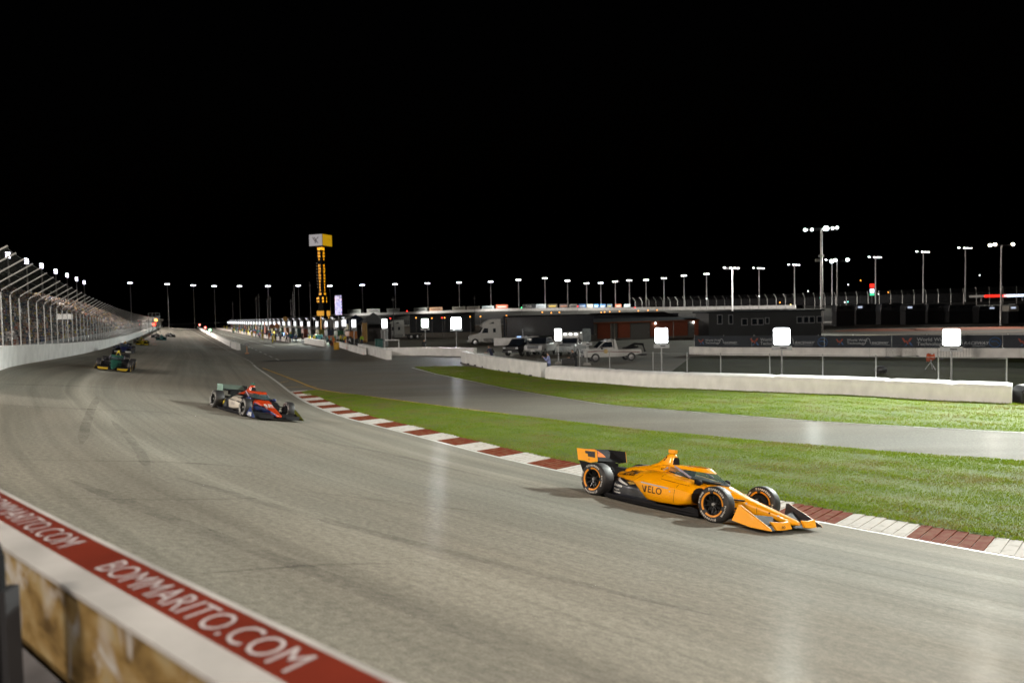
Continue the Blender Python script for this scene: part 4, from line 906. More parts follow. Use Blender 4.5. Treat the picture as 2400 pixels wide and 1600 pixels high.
# ------------------------------------------------------------------ buildings
brick = bpy.data.materials.new('brick_facing'); brick.use_nodes = True
def brick_mat(m):
    n, l = m.node_tree.nodes, m.node_tree.links; b = n['Principled BSDF']; b.inputs['Roughness'].default_value = .85
    tc = n.new('ShaderNodeTexCoord'); mp = n.new('ShaderNodeMapping'); mp.inputs['Rotation'].default_value = (math.pi/2, 0, 0); l.new(tc.outputs['Object'], mp.inputs[0])
    k = n.new('ShaderNodeTexBrick'); k.inputs['Scale'].default_value = 4; k.inputs['Color1'].default_value = (.26, .06, .025, 1); k.inputs['Color2'].default_value = (.19, .045, .02, 1); k.inputs['Mortar'].default_value = (.10, .07, .055, 1); k.inputs['Mortar Size'].default_value = .012
    l.new(mp.outputs[0], k.inputs['Vector']); l.new(k.outputs[0], b.inputs['Base Color'])
brick_mat(brick)
gdoor = pm('grey_door', (.13, .13, .125), .6, var=.2); roof_m = pm('dark_roof', (.016, .015, .016), .9, spec=.1, var=.3); trim = pm('cream_trim', (.38, .36, .32), .6); lampb = em('wall_lamp', (1, .95, .85), 9)
Q0, Q1 = Vector((*at(1264, 800, 106)[:2], 0)), Vector((*at(1660, 796, 119)[:2], 0)); bdv = (Q1 - Q0); BL = bdv.length; bdv.normalize(); rzb = math.atan2(bdv.y, bdv.x)
bb = thing('brick_building', 'long low red brick building with grey doors behind the parked trucks', 'building', Q0, rz=rzb)
def bx_(px):
    r = ray(px, 780); a_ = np.array([[bdv.x, -r.x], [bdv.y, -r.y]]); return float(np.linalg.solve(a_, -np.array([Q0.x, Q0.y]))[0])
BH = 2.95
b = MB(); b.box((BL/2, 4.2, BH/2), (BL, 8, BH)); obj('wall', b, gdoor, bb)
z6px = lambda v: 1150 + v/4.704
for a_, c in ((830, 878), (945, 1008), (1180, 1320), (1405, 1538), (1765, 2010), (2020, 2175), (2250, 2390)):
    x0, x1 = bx_(z6px(a_)), bx_(z6px(c)); b = MB(); b.box(((x0 + x1)/2, .12, 1.6), (x1 - x0, .16, 2.5)); obj('brick_panel', b, brick, bb)
b = MB(); x0, x1 = bx_(z6px(545)), bx_(z6px(678)); b.box(((x0 + x1)/2, .1, 1.65), (x1 - x0, .2, 2.0)); obj('white_door', b, pm('white_door_paint', (.42, .42, .38), .6), bb)
for a_, c in ((880, 942), (1104, 1172), (1545, 1755), (2180, 2246)):
    x0, x1 = bx_(z6px(a_)), bx_(z6px(c)); b = MB(); b.box(((x0 + x1)/2, .1, 1.2), (x1 - x0 - .1, .2, 2.4)); d_ = obj('door', b, gdoor, bb)
    b = MB(); b.box((x1 - .3, -.03, 1.1), (.08, .06, .2)); obj('handle', b, steel, d_)
for v in (703, 1325, 1365, 2013, 2340):
    b = MB(); b.path([(bx_(z6px(v)), -.05, 0), (bx_(z6px(v)), -.05, BH)], .06, 6); obj('downpipe', b, trim, bb)
for v in (935, 1812, 2230):
    b = MB(); b.ball((bx_(z6px(v)), -.15, 2.55), .14, 8, 6); l_ = obj('wall_lamp', b, lampb, bb); b = MB(); b.box((bx_(z6px(v)), -.05, 2.7), (.3, .2, .1)); obj('lamp_bracket', b, black, l_)
b = MB(); b.prism([(-.6, BH), (4.2, BH + .55), (9, BH + .1), (9, BH - .1), (-.6, BH - .15)], -.4, BL + .4, 'yz'); obj('roof', b, roof_m, bb)
b = MB(); b.box((BL/2, -.62, BH - .08), (BL + .8, .06, .2)); obj('fascia', b, pm('rust_fascia', (.22, .07, .03), .6), bb)
# dark long sheds behind
def shed(label, px0, px1, ytop, Y, depth, col, base=0, slope=0):
    p0, p1 = at(px0, ytop, Y), at(px1, ytop, Y); t = thing('shed', label, 'building', ((p0.x + p1.x)/2, Y, 0)); w = p1.x - p0.x; h = (p0.z + p1.z)/2
    b = MB(); b.box((0, depth/2, h/2), (w, depth, h)); obj('wall', b, pm('shed_' + label[:9], col, .7, var=.3, scale=.5), t)
    b = MB(); b.prism([(-w/2 - .4, h), (-w/2 + .2, h + .35), (w/2 - .2 - slope, h + .35), (w/2 + .4, h - slope*.3)], -.4, depth + .4, 'xz'); obj('roof', b, roof_m, t); return t, w, h
shed('low dark shed behind the brick building with a sloping right end', 1400, 1590, 735, 150, 14, (.03, .035, .05), slope=3)
shed('long navy shed left of centre behind the dark trailer', 1180, 1400, 742, 140, 12, (.012, .016, .028))
shed('dark shed below the far wall left of the semi tractor', 960, 1105, 737, 190, 14, (.02, .025, .032))
gb = thing('grey_building', 'long grey two-storey building with white framed windows behind the banner fence', 'building', (at(1661, 730, 112).x, 112, 0)); gx0 = at(1661, 730, 112).x; gl = at(1925, 730, 112).x - gx0; gh = at(1780, 731, 112).z
b = MB(); b.box((gl/2, 4, gh/2), (gl, 8, gh)); obj('wall', b, pm('grey_siding', (.034, .038, .042), .7, var=.2, scale=.4), gb)
b = MB(); b.box((gl/2, 4, gh + .12), (gl + .8, 8.8, .24)); obj('roof', b, pm('grey_roof', (.03, .034, .04), .8, spec=.1), gb)
wf = pm('white_frame_paint', (.25, .26, .28), .5); glass_d = pm('dark_glass', (.012, .016, .022), .12, var=.3)
for a_, c, y0, y1 in ((475, 545, 570, 705), (630, 692, 570, 705), (808, 892, 622, 722), (945, 1028, 620, 716), (1032, 1115, 620, 716), (1135, 1192, 608, 700), (1570, 1650, 595, 690), (1660, 1735, 592, 690), (1740, 1816, 592, 690), (1845, 1922, 590, 685)):
    P0, P1 = at(1600 + a_/5.88, 640 + y1/5.88, 112), at(1600 + c/5.88, 640 + y0/5.88, 112); x0, x1 = P0.x - gx0, P1.x - gx0; cx, cz, w, h = (x0 + x1)/2, (P0.z + P1.z)/2, x1 - x0, P1.z - P0.z
    b = MB(); b.box((cx, -.04, cz), (w, .12, h)); wn_ = obj('window', b, wf, gb)
    b = MB(); b.box((cx, -.085, cz), (w - .22, .06, h - .22)); obj('pane', b, glass_d, wn_)
# petrol station canopy, totem, booth, parked coaches on the right skyline
p0 = at(2308, 694, 280); p1 = at(2430, 692, 280); cn = thing('station_canopy', 'lit red white and blue filling station canopy on the right skyline', 'canopy', (p0.x, 280, 0)); L_ = p1.x - p0.x; f = L_/122
for a_, c, m_, nm in ((0, 44, em('red_lit', (1, .02, .01), 1.6), 'fascia'), (44, 50, em('pink_lit', (1, .4, .4), 1.6), 'fascia'), (52, 84, em('white_lit', (.7, .8, 1), 1.8), 'fascia'), (86, 106, em('white_lit', (.7, .8, 1), 1.8), 'fascia'), (106, 122, em('blue_lit', (.03, .05, 1), 1.8), 'fascia')):
    b = MB(); b.box(((a_ + c)/2*f, 0, p0.z), ((c - a_)*f, .4, .95)); obj(nm, b, m_, cn)
b = MB(); b.box((L_/2, 5, p0.z + .1), (L_, 9, .8)); obj('roof', b, white_w, cn); b = MB()
for x in (2, L_*.5, L_ - 2): b.path([(x, 5, 0), (x, 5, p0.z)], .25, 8)
obj('column', b, steel, cn)
p = at(2044, 680, 300); tt = thing('totem_sign', 'tall lit totem sign, red over white over green', 'sign', (p.x, 300, 0)); z_ = lambda y: at(2044, y, 300).z
for y0, y1, m_ in ((665, 674, em('red_lit', (1, .02, .01), 1.6)), (677, 686.5, em('white_lit', (.7, .8, 1), 1.8)), (688, 692, em('green_lit', (.05, .8, .3), 1.5))):
    b = MB(); b.box((0, 0, (z_(y0) + z_(y1))/2), (1.65, .4, z_(y0) - z_(y1))); obj('lit_face', b, m_, tt)
b = MB(); b.path([(0, .2, 0), (0, .2, z_(666))], .2, 8); obj('post', b, dark_steel, tt)
coach_m = pm('dark_coach', (.025, .027, .032), .35, var=.4, scale=.3); win_e = em('dim_window', (.7, .8, 1), .5)
def coach(label, px0, px1, ytop, ybot, Y, m=coach_m, lit=0, booth=False):
    P0, P1 = at(px0, ytop, Y), at(px1, ybot, Y); w, h = P1.x - P0.x, P0.z - P1.z; z0 = P1.z; t = thing('motor_coach' if not booth else 'ticket_booth', label, 'coach' if not booth else 'booth', ((P0.x + P1.x)/2, Y, 0))
    b = MB(); b.prism([(-w/2, z0 + .4), (-w/2 + .15, z0 + h*.9), (-w/2 + .6, z0 + h), (w/2 - .5, z0 + h), (w/2, z0 + h*.85), (w/2, z0 + .4)], 0, 2.6, 'xz'); obj('body', b, m, t, bevel=.08)
    for k in range(max(1, int(w/2.2))): b = MB(); b.box((-w/2 + 1.1 + k*2.2, -.02, z0 + h*.66), (1.1, .06, h*.22)); obj('window', b, win_e if random.random() < lit else glass_d, t)
    b = MB(); b.box((0, 1.3, z0*.5 + .2), (w*.96, 2.4, z0 + .4 if z0 > 0 else .4)); obj('chassis', b, black, t)
    return t
k = 0
for a_, c, y0 in ((1960, 2004, 716), (2006, 2060, 713), (2064, 2118, 712), (2122, 2170, 714), (2174, 2220, 712), (2224, 2290, 714), (2294, 2345, 717), (2376, 2440, 712)):
    coach(ORD[k] + ' dark motor coach from the left in the row on the right skyline', a_, c, y0, 732, 175 + random.uniform(-6, 6), lit=.08); k += 1
coach('cream ticket booth with a bright window at the right skyline', 2364, 2388, 715, 733, 160, trim, 1, True)
# far small lamps on posts
dots = [(954, 729, 'red', 300), (915, 746, 'red', 150), (1036, 744.5, 'red', 150), (975, 744.5, 'amber', 150), (1012, 745.5, 'amber', 152), (1042, 744.5, 'amber', 154), (1102, 742, 'amber', 158), (1126, 741.5, 'amber', 158), (1187, 739.5, 'amber', 160),
        (1271, 731.5, 'amber', 162), (1292, 733, 'amber', 162), (1311, 732, 'amber', 164), (1409, 732, 'amber', 165), (1417, 731, 'amber', 165), (1429, 730.5, 'amber', 168), (1452, 729.5, 'amber', 168), (1496, 728, 'amber', 168), (1519, 727, 'amber', 168), (1540, 726.5, 'amber', 170),
        (1222, 721, 'green', 330), (1354, 717.5, 'red', 300), (1488, 721, 'red', 290), (1894, 682, 'white', 420), (1923, 698, 'cyan', 330), (1828, 709, 'amber', 330), (1853, 714, 'yellow', 300), (1980, 708, 'white', 260), (1987, 707, 'cyan', 262), (1779, 694, 'white', 255), (1656, 700, 'white', 280), (2082, 685, 'amber', 400), (2059, 689, 'white', 330), (2296, 645, 'white', 600), (1988, 667, 'white', 600), (2017, 657, 'amber', 700)]
dc = {'red': (1, .03, .02), 'amber': (1, .35, .05), 'green': (.05, 1, .3), 'white': (1, 1, 1), 'cyan': (.2, 1, .8), 'yellow': (1, .8, .3)}; cnt = {}
for px, py, c, Y in dots:
    p = at(px, py, Y); cnt[c] = cnt.get(c, 0) + 1; t = thing('small_lamp', '%s tiny %s lamp from the left in the far background' % (ORD[cnt[c]-1], c), 'lamp', (p.x, p.y, 0), group='tiny far lamps')
    b = MB(); b.ball((0, 0, p.z), .14*Y/160, 6, 5); obj('bulb', b, em('dot_' + c, dc[c], 2.5), t); b = MB(); b.path([(0, .2, 0), (0, .2, p.z)], .05, 5); obj('post', b, dark_steel, t)

# ------------------------------------------------------------------ vehicles
tyre_m = pm('tyre_rubber', (.018, .018, .019), .7, var=.25, scale=8); alloy = pm('alloy_rim', (.45, .45, .46), .3, metal=.8); chrome = pm('chrome', (.6, .6, .6), .12, metal=1); lens_w = pm('headlamp_glass', (.55, .57, .6), .1); lens_r = pm('tail_lamp', (.3, .01, .01), .2); plate = pm('number_plate', (.55, .55, .55), .5)
def wheel(parent, x, y, r, w, rim=alloy):
    t = bpy.data.objects.new('wheel', None); COL.objects.link(t); t.parent = parent; t.location = (x, y, r)
    if ('w', r, w) not in _lm:
        b = MB(); b.lathe([(r*.55, -w/2), (r*.93, -w/2), (r, -w*.36), (r, w*.36), (r*.93, w/2), (r*.55, w/2)], 20, 'y', ring=True); _lm[('w', r, w)] = b.mesh('tyre', smooth=35)
        b = MB(); b.lathe([(.05, -w*.42), (r*.2, -w*.45), (r*.5, -w*.30), (r*.58, -w*.46), (r*.58, w*.46), (r*.5, w*.3), (.05, w*.42)], 16, 'y'); _lm[('r', r, w)] = b.mesh('rim', smooth=30)
    link('tyre', _lm[('w', r, w)], tyre_m, t); link('rim', _lm[('r', r, w)], rim, t); return t
def vehicle(name, label, cat, loc, rz, L, Wd, prof, cabin, body_m, clear=.35, wr=.38, axles=(.2, .8), glass_m=glass_d, cab_m=None, dual=False):
    """x forward. prof: lower body side outline, cabin: greenhouse outline (narrower)"""
    t = thing(name, label, cat, loc, rz)
    b = MB(); b.prism(prof, -Wd/2, Wd/2, 'xz'); obj('body', b, body_m, t, bevel=.06)
    n = len(cabin); b = MB(); zb = min(z for x, z in cabin); zt = max(z for x, z in cabin)
    ring = lambda s: [(x, s*(Wd/2 - .04 - .16*(z - zb)/(zt - zb + .01)), z) for x, z in cabin]
    b.loft([ring(-1), ring(1)]); obj('cabin', b, cab_m or body_m, t, bevel=.05)
    for s in (-1, 1):
        cx = sum(x for x, z in cabin)/n; cz = zb + (zt - zb)*.52; b = MB(); pts = [(cx + (x - cx)*.82, cz + (z - cz)*.72) for x, z in cabin]
        b.add([(x, s*(Wd/2 - .02 - .16*(z - zb)/(zt - zb + .01)), z) for x, z in pts], [tuple(range(n))]); obj('side_window', b, glass_m, t)
    for ax in axles:
        for s in (-1, 1): wheel(t, ax, s*(Wd/2 - .12), wr, .26)
    return t
def front_face(t, x, Wd, z, grille_m, lamp=True, bar=False, gh=.32):
    b = MB(); b.box((x + .01, 0, z), (.06, Wd*.6, gh)); g_ = obj('grille', b, grille_m, t)
    for k in (-1, 0, 1): b = MB(); b.box((x + .045, 0, z + k*gh*.3), (.02, Wd*.56, .03)); obj('bar', b, chrome, g_)
    for s in (-1, 1): b = MB(); b.box((x, s*Wd*.39, z + .03), (.08, Wd*.16, .2)); obj('headlight', b, lens_w, t, bevel=.02)
    b = MB(); b.box((x + .06, 0, z - .38), (.2, Wd*.98, .2)); obj('bumper', b, chrome if bar else dark_steel, t, bevel=.03)
    b = MB(); b.box((x + .17, 0, z - .36), (.02, .42, .16)); obj('number_plate', b, plate, t)
def windscreen(t, x0, z0, x1, z1, Wd):
    b = MB(); b.add([(x0, -Wd/2 + .12, z0), (x0, Wd/2 - .12, z0), (x1, Wd/2 - .24, z1), (x1, -Wd/2 + .24, z1)], [(0, 1, 2, 3)]); obj('windscreen', b, glass_d, t)
white_p = pm('white_vehicle_paint', (.50, .50, .49), .3, var=.1, coat=.5); black_p = pm('black_vehicle_paint', (.012, .012, .014), .22, var=.2, coat=.6); grey_p = pm('grey_vehicle_paint', (.17, .18, .19), .3, coat=.5)
# tow truck, seen from its left side, facing left
g0 = xy(1433, 846)
pr = [(2.75, .45), (2.80, .95), (2.62, 1.16), (1.55, 1.26), (1.5, 1.26), (-.05, 1.26), (-.1, 1.14), (-2.55, 1.10), (-2.62, .72), (-2.2, .62), (-.7, .45)]
tw = vehicle('tow_truck', 'white tow truck with red side stripes and a black rear boom', 'truck', (g0[0], g0[1], 0), math.pi + .10, 5.4, 2.0, pr, [(1.55, 1.24), (.85, 1.88), (.05, 1.92), (-.02, 1.24)], white_p, axles=(1.72, -1.62), wr=.42)
front_face(tw, 2.76, 2.0, .95, dark_steel); windscreen(tw, 1.53, 1.28, .93, 1.84, 2.0)
for s in (-1, 1):
    b = MB(); b.add([(2.5, s*1.005, .98), (1.2, s*1.005, 1.05), (0, s*1.005, .96), (-2.4, s*1.005, .86), (-2.4, s*1.005, .80), (0, s*1.005, .88), (1.2, s*1.005, .97), (2.5, s*1.005, .92)], [(0, 1, 6, 7), (1, 2, 5, 6), (2, 3, 4, 5)]); obj('stripe', b, pm('dark_red_stripe', (.16, .02, .02), .4), tw)
    b = MB(); b.lathe([(.20, 1.0*s), (.20, 1.008*s)], 14, 'y', c=(.75, 0, .98)); obj('badge', b, pm('gold_badge', (.5, .35, .12), .4), tw)
b = MB(); b.hexa([(-.15, -.8, 1.1), (-.45, -.8, 1.1), (-.45, .8, 1.1), (-.15, .8, 1.1)], [(-.05, -.75, 2.02), (-.2, -.75, 2.02), (-.2, .75, 2.02), (-.05, .75, 2.02)]); obj('headboard', b, white_p, tw)
b = MB(); b.path([(-1.0, 0, 1.0), (-2.2, 0, 1.55), (-3.0, 0, 1.5), (-3.2, 0, .8)], .12, 6); b.path([(-1.2, .5, 1.15), (-2.4, .5, 1.3)], .1, 6); b.path([(-1.2, -.5, 1.15), (-2.4, -.5, 1.3)], .1, 6); b.box((-2.9, 0, .55), (.5, 1.6, .16)); obj('boom', b, black, tw)
b = MB(); b.box((.35, 0, 1.98), (.25, 1.3, .12)); obj('light_bar', b, lens_w, tw)
b = MB(); b.box((1.15, 1.12, 1.32), (.12, .18, .3)); b.box((1.15, -1.12, 1.32), (.12, .18, .3)); obj('mirror', b, black, tw)
# box truck (response vehicle) facing us
def pickup(label, px, py, body, cab, rz, roofbox=None, name='pickup_truck', sc=1.0):
    g0 = xy(px, py); pr = [(2.7, .5), (2.75, 1.05), (2.55, 1.22), (1.45, 1.32), (-2.6, 1.30), (-2.7, .6), (-1, .45)]
    t = vehicle(name, label, 'truck', (g0[0], g0[1], 0), rz, 5.5, 2.05, pr, [(1.5, 1.28), (.75, 1.95), (-.9, 1.98), (-1.25, 1.28)], body, axles=(1.75, -1.7), wr=.42, cab_m=cab)
    front_face(t, 2.72, 2.05, 1.0, dark_steel, bar=True); windscreen(t, 1.46, 1.34, .82, 1.90, 2.05); t.scale = (sc, sc, sc)
    for s in (-1, 1): b = MB(); b.box((1.25, s*1.16, 1.42), (.12, .2, .28)); obj('mirror', b, black, t)
    return t
FRONT = lambda px: math.atan2(-xy(px, 830)[1], -xy(px, 830)[0])
bt = pickup('white topped response truck with roof lights, between the pickup and tow truck', 1343, 832, grey_p, white_p, FRONT(1343) - .30, name='response_truck')
b = MB(); b.prism([(.9, 1.9), (.6, 2.45), (-2.5, 2.5), (-2.6, 1.3), (-1.0, 1.3)], -1.0, 1.0, 'xz'); obj('rear_box', b, white_p, bt, bevel=.05)
for k in (-1, 0, 1): b = MB(); b.box((.80, k*.6, 2.3), (.1, .3, .16)); obj('roof_light', b, em('roof_lamp', (1, 1, .95), 2.5), bt)
b = MB(); b.box((2.85, 0, .8), (.2, 2.0, .6)); obj('push_bumper', b, chrome, bt)
pk = pickup('grey pickup truck facing us between the black utility vehicle and the response truck', 1270, 832, white_p, black_p, FRONT(1270) - .35)
# black SUV
g0 = xy(1222, 832); sv = vehicle('utility_vehicle', 'large black sport utility vehicle with lights on its roof rack', 'car', (g0[0], g0[1], 0), FRONT(1222) - .50, 5.0, 2.0, [(2.4, .45), (2.45, .95), (2.25, 1.12), (1.3, 1.2), (-2.4, 1.2), (-2.5, .5), (-1, .38)], [(1.35, 1.16), (.7, 1.82), (-2.1, 1.86), (-2.4, 1.16)], black_p, axles=(1.5, -1.5), wr=.4)
front_face(sv, 2.42, 2.0, .88, dark_steel); windscreen(sv, 1.31, 1.22, .77, 1.78, 2.0)
b = MB(); b.box((-.5, 0, 1.93), (1.6, 1.3, .08)); b.box((-.2, .3, 2.02), (.4, .5, .14)); b.path([(-1.0, -.3, 1.9), (-1.0, -.3, 2.9)], .03, 5); obj('roof_rack', b, pm('pale_rack', (.35, .36, .38), .4), sv)
b = MB(); b.box((.1, -.2, 2.03), (.25, .4, .12)); obj('light_bar', b, em('blue_roof_lamp', (.35, .55, 1), 1.2), sv)
# white semi tractor with a dark trailer, facing left
def semi(label, px, ybot, Y, rz, trailer=True, sc=1.0):
    p = at(px, ybot, Y); t = thing('semi_truck', label, 'truck', (p.x, p.y, 0), rz)
    cr = pm('semi_white', (.40, .40, .38), .4, var=.12, coat=.3)
    b = MB(); b.prism([(3.3, .55), (3.35, 1.15), (3.1, 1.55), (1.55, 1.85), (1.5, 1.9), (1.5, .55)], -1.0, 1.0, 'xz'); obj('bonnet', b, cr, t, bevel=.12)
    b = MB(); b.prism([(1.6, .6), (1.62, 1.85), (1.15, 2.65), (1.6, 2.9), (.9, 3.45), (.2, 3.85), (-1.5, 3.9), (-1.6, .6)], -1.2, 1.2, 'xz'); obj('cab', b, cr, t, bevel=.08)
    b = MB(); b.add([(1.64, -1.0, 1.9), (1.64, 1.0, 1.9), (1.2, 1.0, 2.62), (1.2, -1.0, 2.62)], [(0, 1, 2, 3)]); obj('windscreen', b, glass_d, t)
    for s in (-1, 1):
        b = MB(); b.add([(1.4, s*1.21, 1.85), (1.05, s*1.21, 2.55), (.45, s*1.21, 2.55), (.45, s*1.21, 1.85)], [(0, 1, 2, 3)]); obj('side_window', b, glass_d, t)
        b = MB(); b.box((-.5, s*1.205, 2.2), (.4, .02, .6)); b.add([(.3, s*1.215, 3.2), (-.4, s*1.215, 3.5), (-.5, s*1.215, 3.2)], [(0, 1, 2)]); obj('sleeper_window', b, glass_d, t)
        b = MB(); b.box((0, s*1.15, .75), (2.4, .3, .6)); obj('fuel_tank', b, chrome, t); b = MB(); b.box((3.32, s*.75, 1.25), (.1, .35, .25)); obj('headlight', b, lens_w, t)
    b = MB(); b.box((3.42, 0, .62), (.3, 2.2, .4)); obj('bumper', b, chrome, t, bevel=.05); b = MB(); b.box((3.36, 0, 1.2), (.06, 1.0, .6)); obj('grille', b, chrome, t)
    b = MB(); b.box((-3.2, 0, .85), (4.0, .9, .3)); obj('frame', b, black, t)
    for ax in (2.4, -2.9, -4.2):
        for s in (-1, 1): wheel(t, ax, s*1.05, .52, .3)
    if trailer: b = MB(); b.box((-9.0, 0, 2.65), (13.2, 2.55, 2.9)); obj('trailer', b, pm('navy_trailer', (.010, .012, .02), .3, var=.3, coat=.4), t, bevel=.05)
    return t
semi('white semi tractor with a dark trailer facing left in the paddock', 1150, 806, 104, math.pi + .12)
semi('second white semi tractor half hidden behind a light tower', 928, 790, 138, math.pi + .3, trailer=False)
coach('beige race transporter trailer behind the pit lane light towers', 752, 800, 748, 772, 150, pm('beige_trailer', (.26, .23, .22), .5))
# bits and pieces in the paddock
def bin_(label, px, py, r, h, m, cat='bin', name='waste_bin'):
    q = xy(px, py); t = thing(name, label, cat, (q[0], q[1], 0)); b = MB(); b.lathe([(r*.9, 0), (r, h*.1), (r*.94, h*.35), (r, h*.5), (r*.94, h*.7), (r, h*.95), (r*.8, h)], 14, 'z'); obj('drum', b, m, t, smooth=40)
    b = MB(); b.lathe([(r*1.04, h), (r*1.04, h + .05), (.02, h + .08)], 14, 'z'); obj('lid', b, m, t); return t
bin_('yellow drum at the end of the pit entry wall', 789, 819, .42, 1.0, pm('yellow_drum', (.55, .30, .02), .5), 'drum', 'safety_drum')
bin_('dark green wheeled bin behind the pit entry wall', 889, 820, .6, 1.5, pm('green_bin', (.01, .07, .06), .5))
bin_('grey cylinder standing left of the green bin', 902, 812, .55, 2.6, pm('grey_tank', (.16, .16, .16), .4), 'tank', 'gas_tank')
b = MB(); q = xy(892, 818); b.path([(-1.0, 0, .9), (-1.0, 0, 1.25), (1.0, 0, 1.25), (1.0, 0, .2)], .10, 6); b.path([(-1.0, 0, 0), (-1.0, 0, 1)], .08, 6); tag(obj('white_frame', b, white_w, loc=(q[0] + 1.6, q[1], 0)), 'white tubular frame above the taller concrete wall', 'frame')
for nm, x0, x1, y0, lb in (('crowd_barrier', 2077, 2112, 838, 'grey steel crowd barrier folded in the grass, left of a pair'), ('crowd_barrier', 2112, 2152, 838, 'grey steel crowd barrier standing right of the folded one'), ('crowd_barrier', 2198, 2278, 842, 'steel crowd barrier behind the greenish light tower')):
    p0, p1 = Vector((*xy(x0, y0), 0)), Vector((*xy(x1, y0 - 2), 0)); t = thing(nm, lb, 'barrier', p0); d = p1 - p0; b = MB()
    b.path([(0, 0, .1), (0, 0, 1.05), (d.x, d.y, 1.05), (d.x, d.y, .1), (0, 0, .1)], .022, 6); obj('frame', b, dark_steel, t)
    for k in range(1, 12):
        q_ = d*k/12; b = MB(); b.path([(q_.x, q_.y, .1), (q_.x, q_.y, 1.05)], .009, 4); obj('bar', b, dark_steel, t)
    b = MB()
    for k in (.08, .92): q_ = d*k; b.box((q_.x, q_.y, .05), (.08, .6, .1))
    obj('foot', b, dark_steel, t)
q = xy(2180, 866); t = thing('folding_stand', 'orange cloth on a tilted three legged stand by the fence', 'stand', (q[0], q[1], 0)); b = MB()
for a_ in ((-.3, .1), (.25, -.2), (.3, .25)): b.path([(a_[0], a_[1], 0), (.05, 0, .55), (.15 - a_[0]*.4, 0, 1.15)], .02, 6)
obj('legs', b, steel, t); b = MB(); rings = []
for k in range(8): x = -.28 + k*.08; rings.append([(x, -.05 - .03*math.sin(k*1.7), 1.12 + .05*math.sin(k)), (x + .02, -.12 + .03*math.cos(k*2), .85), (x + .03, .02, .55 + .04*k*.5 + .05*math.sin(k*2.2)), (x + .02, .06, .85)])
obj('cloth', b.loft(rings), pm('orange_cloth', (.45, .07, .015), .7, var=.3), t)
b = MB(); q = xy(2064, 874); b.ball((0, 0, .12), .33, 10, 6, sc=(1.3, 1, .9)); tag(obj('kit_bag', b, black, loc=(q[0], q[1], .1), smooth=60), 'black kit bag lying on the ground behind the fence', 'bag')
q = xy(579, 829); t = thing('marker_sign', 'small round marker sign on a stake beside the pit wall end', 'sign', (q[0], q[1], 0), rz=.4); b = MB(); b.path([(0, 0, 0), (0, 0, 1.1)], .05, 6); obj('stake', b, pm('orange_stake', (.5, .25, .12), .6), t); b = MB(); b.lathe([(.02, -.03), (.28, -.03), (.28, .03), (.02, .03)], 16, 'y', c=(0, 0, 1.25)); obj('disc', b, grey_p, t); b = MB(); b.box((0, 0, .06), (.5, .5, .12)); obj('foot', b, pm('orange_stake', (.5, .25, .12), .6), t)
for nm, px, py, c in (('green', 492, 773, (.3, 1, .45)), ('red', 481, 767.5, (1, .15, .12)), ('dim red', 468, 761, (.9, .2, .15))):
    p = at(px, py, 205 if nm == 'green' else 240 if nm == 'red' else 300); t = thing('pit_signal', nm + ' signal lamp on the pit wall', 'light', (p.x, p.y, 0)); b = MB(); b.ball((0, 0, p.z), .35, 8, 6); obj('lens', b, em('sig_' + nm, c, 5), t); b = MB(); b.path([(0, .2, 0), (0, .2, p.z)], .08, 6); obj('post', b, black, t)
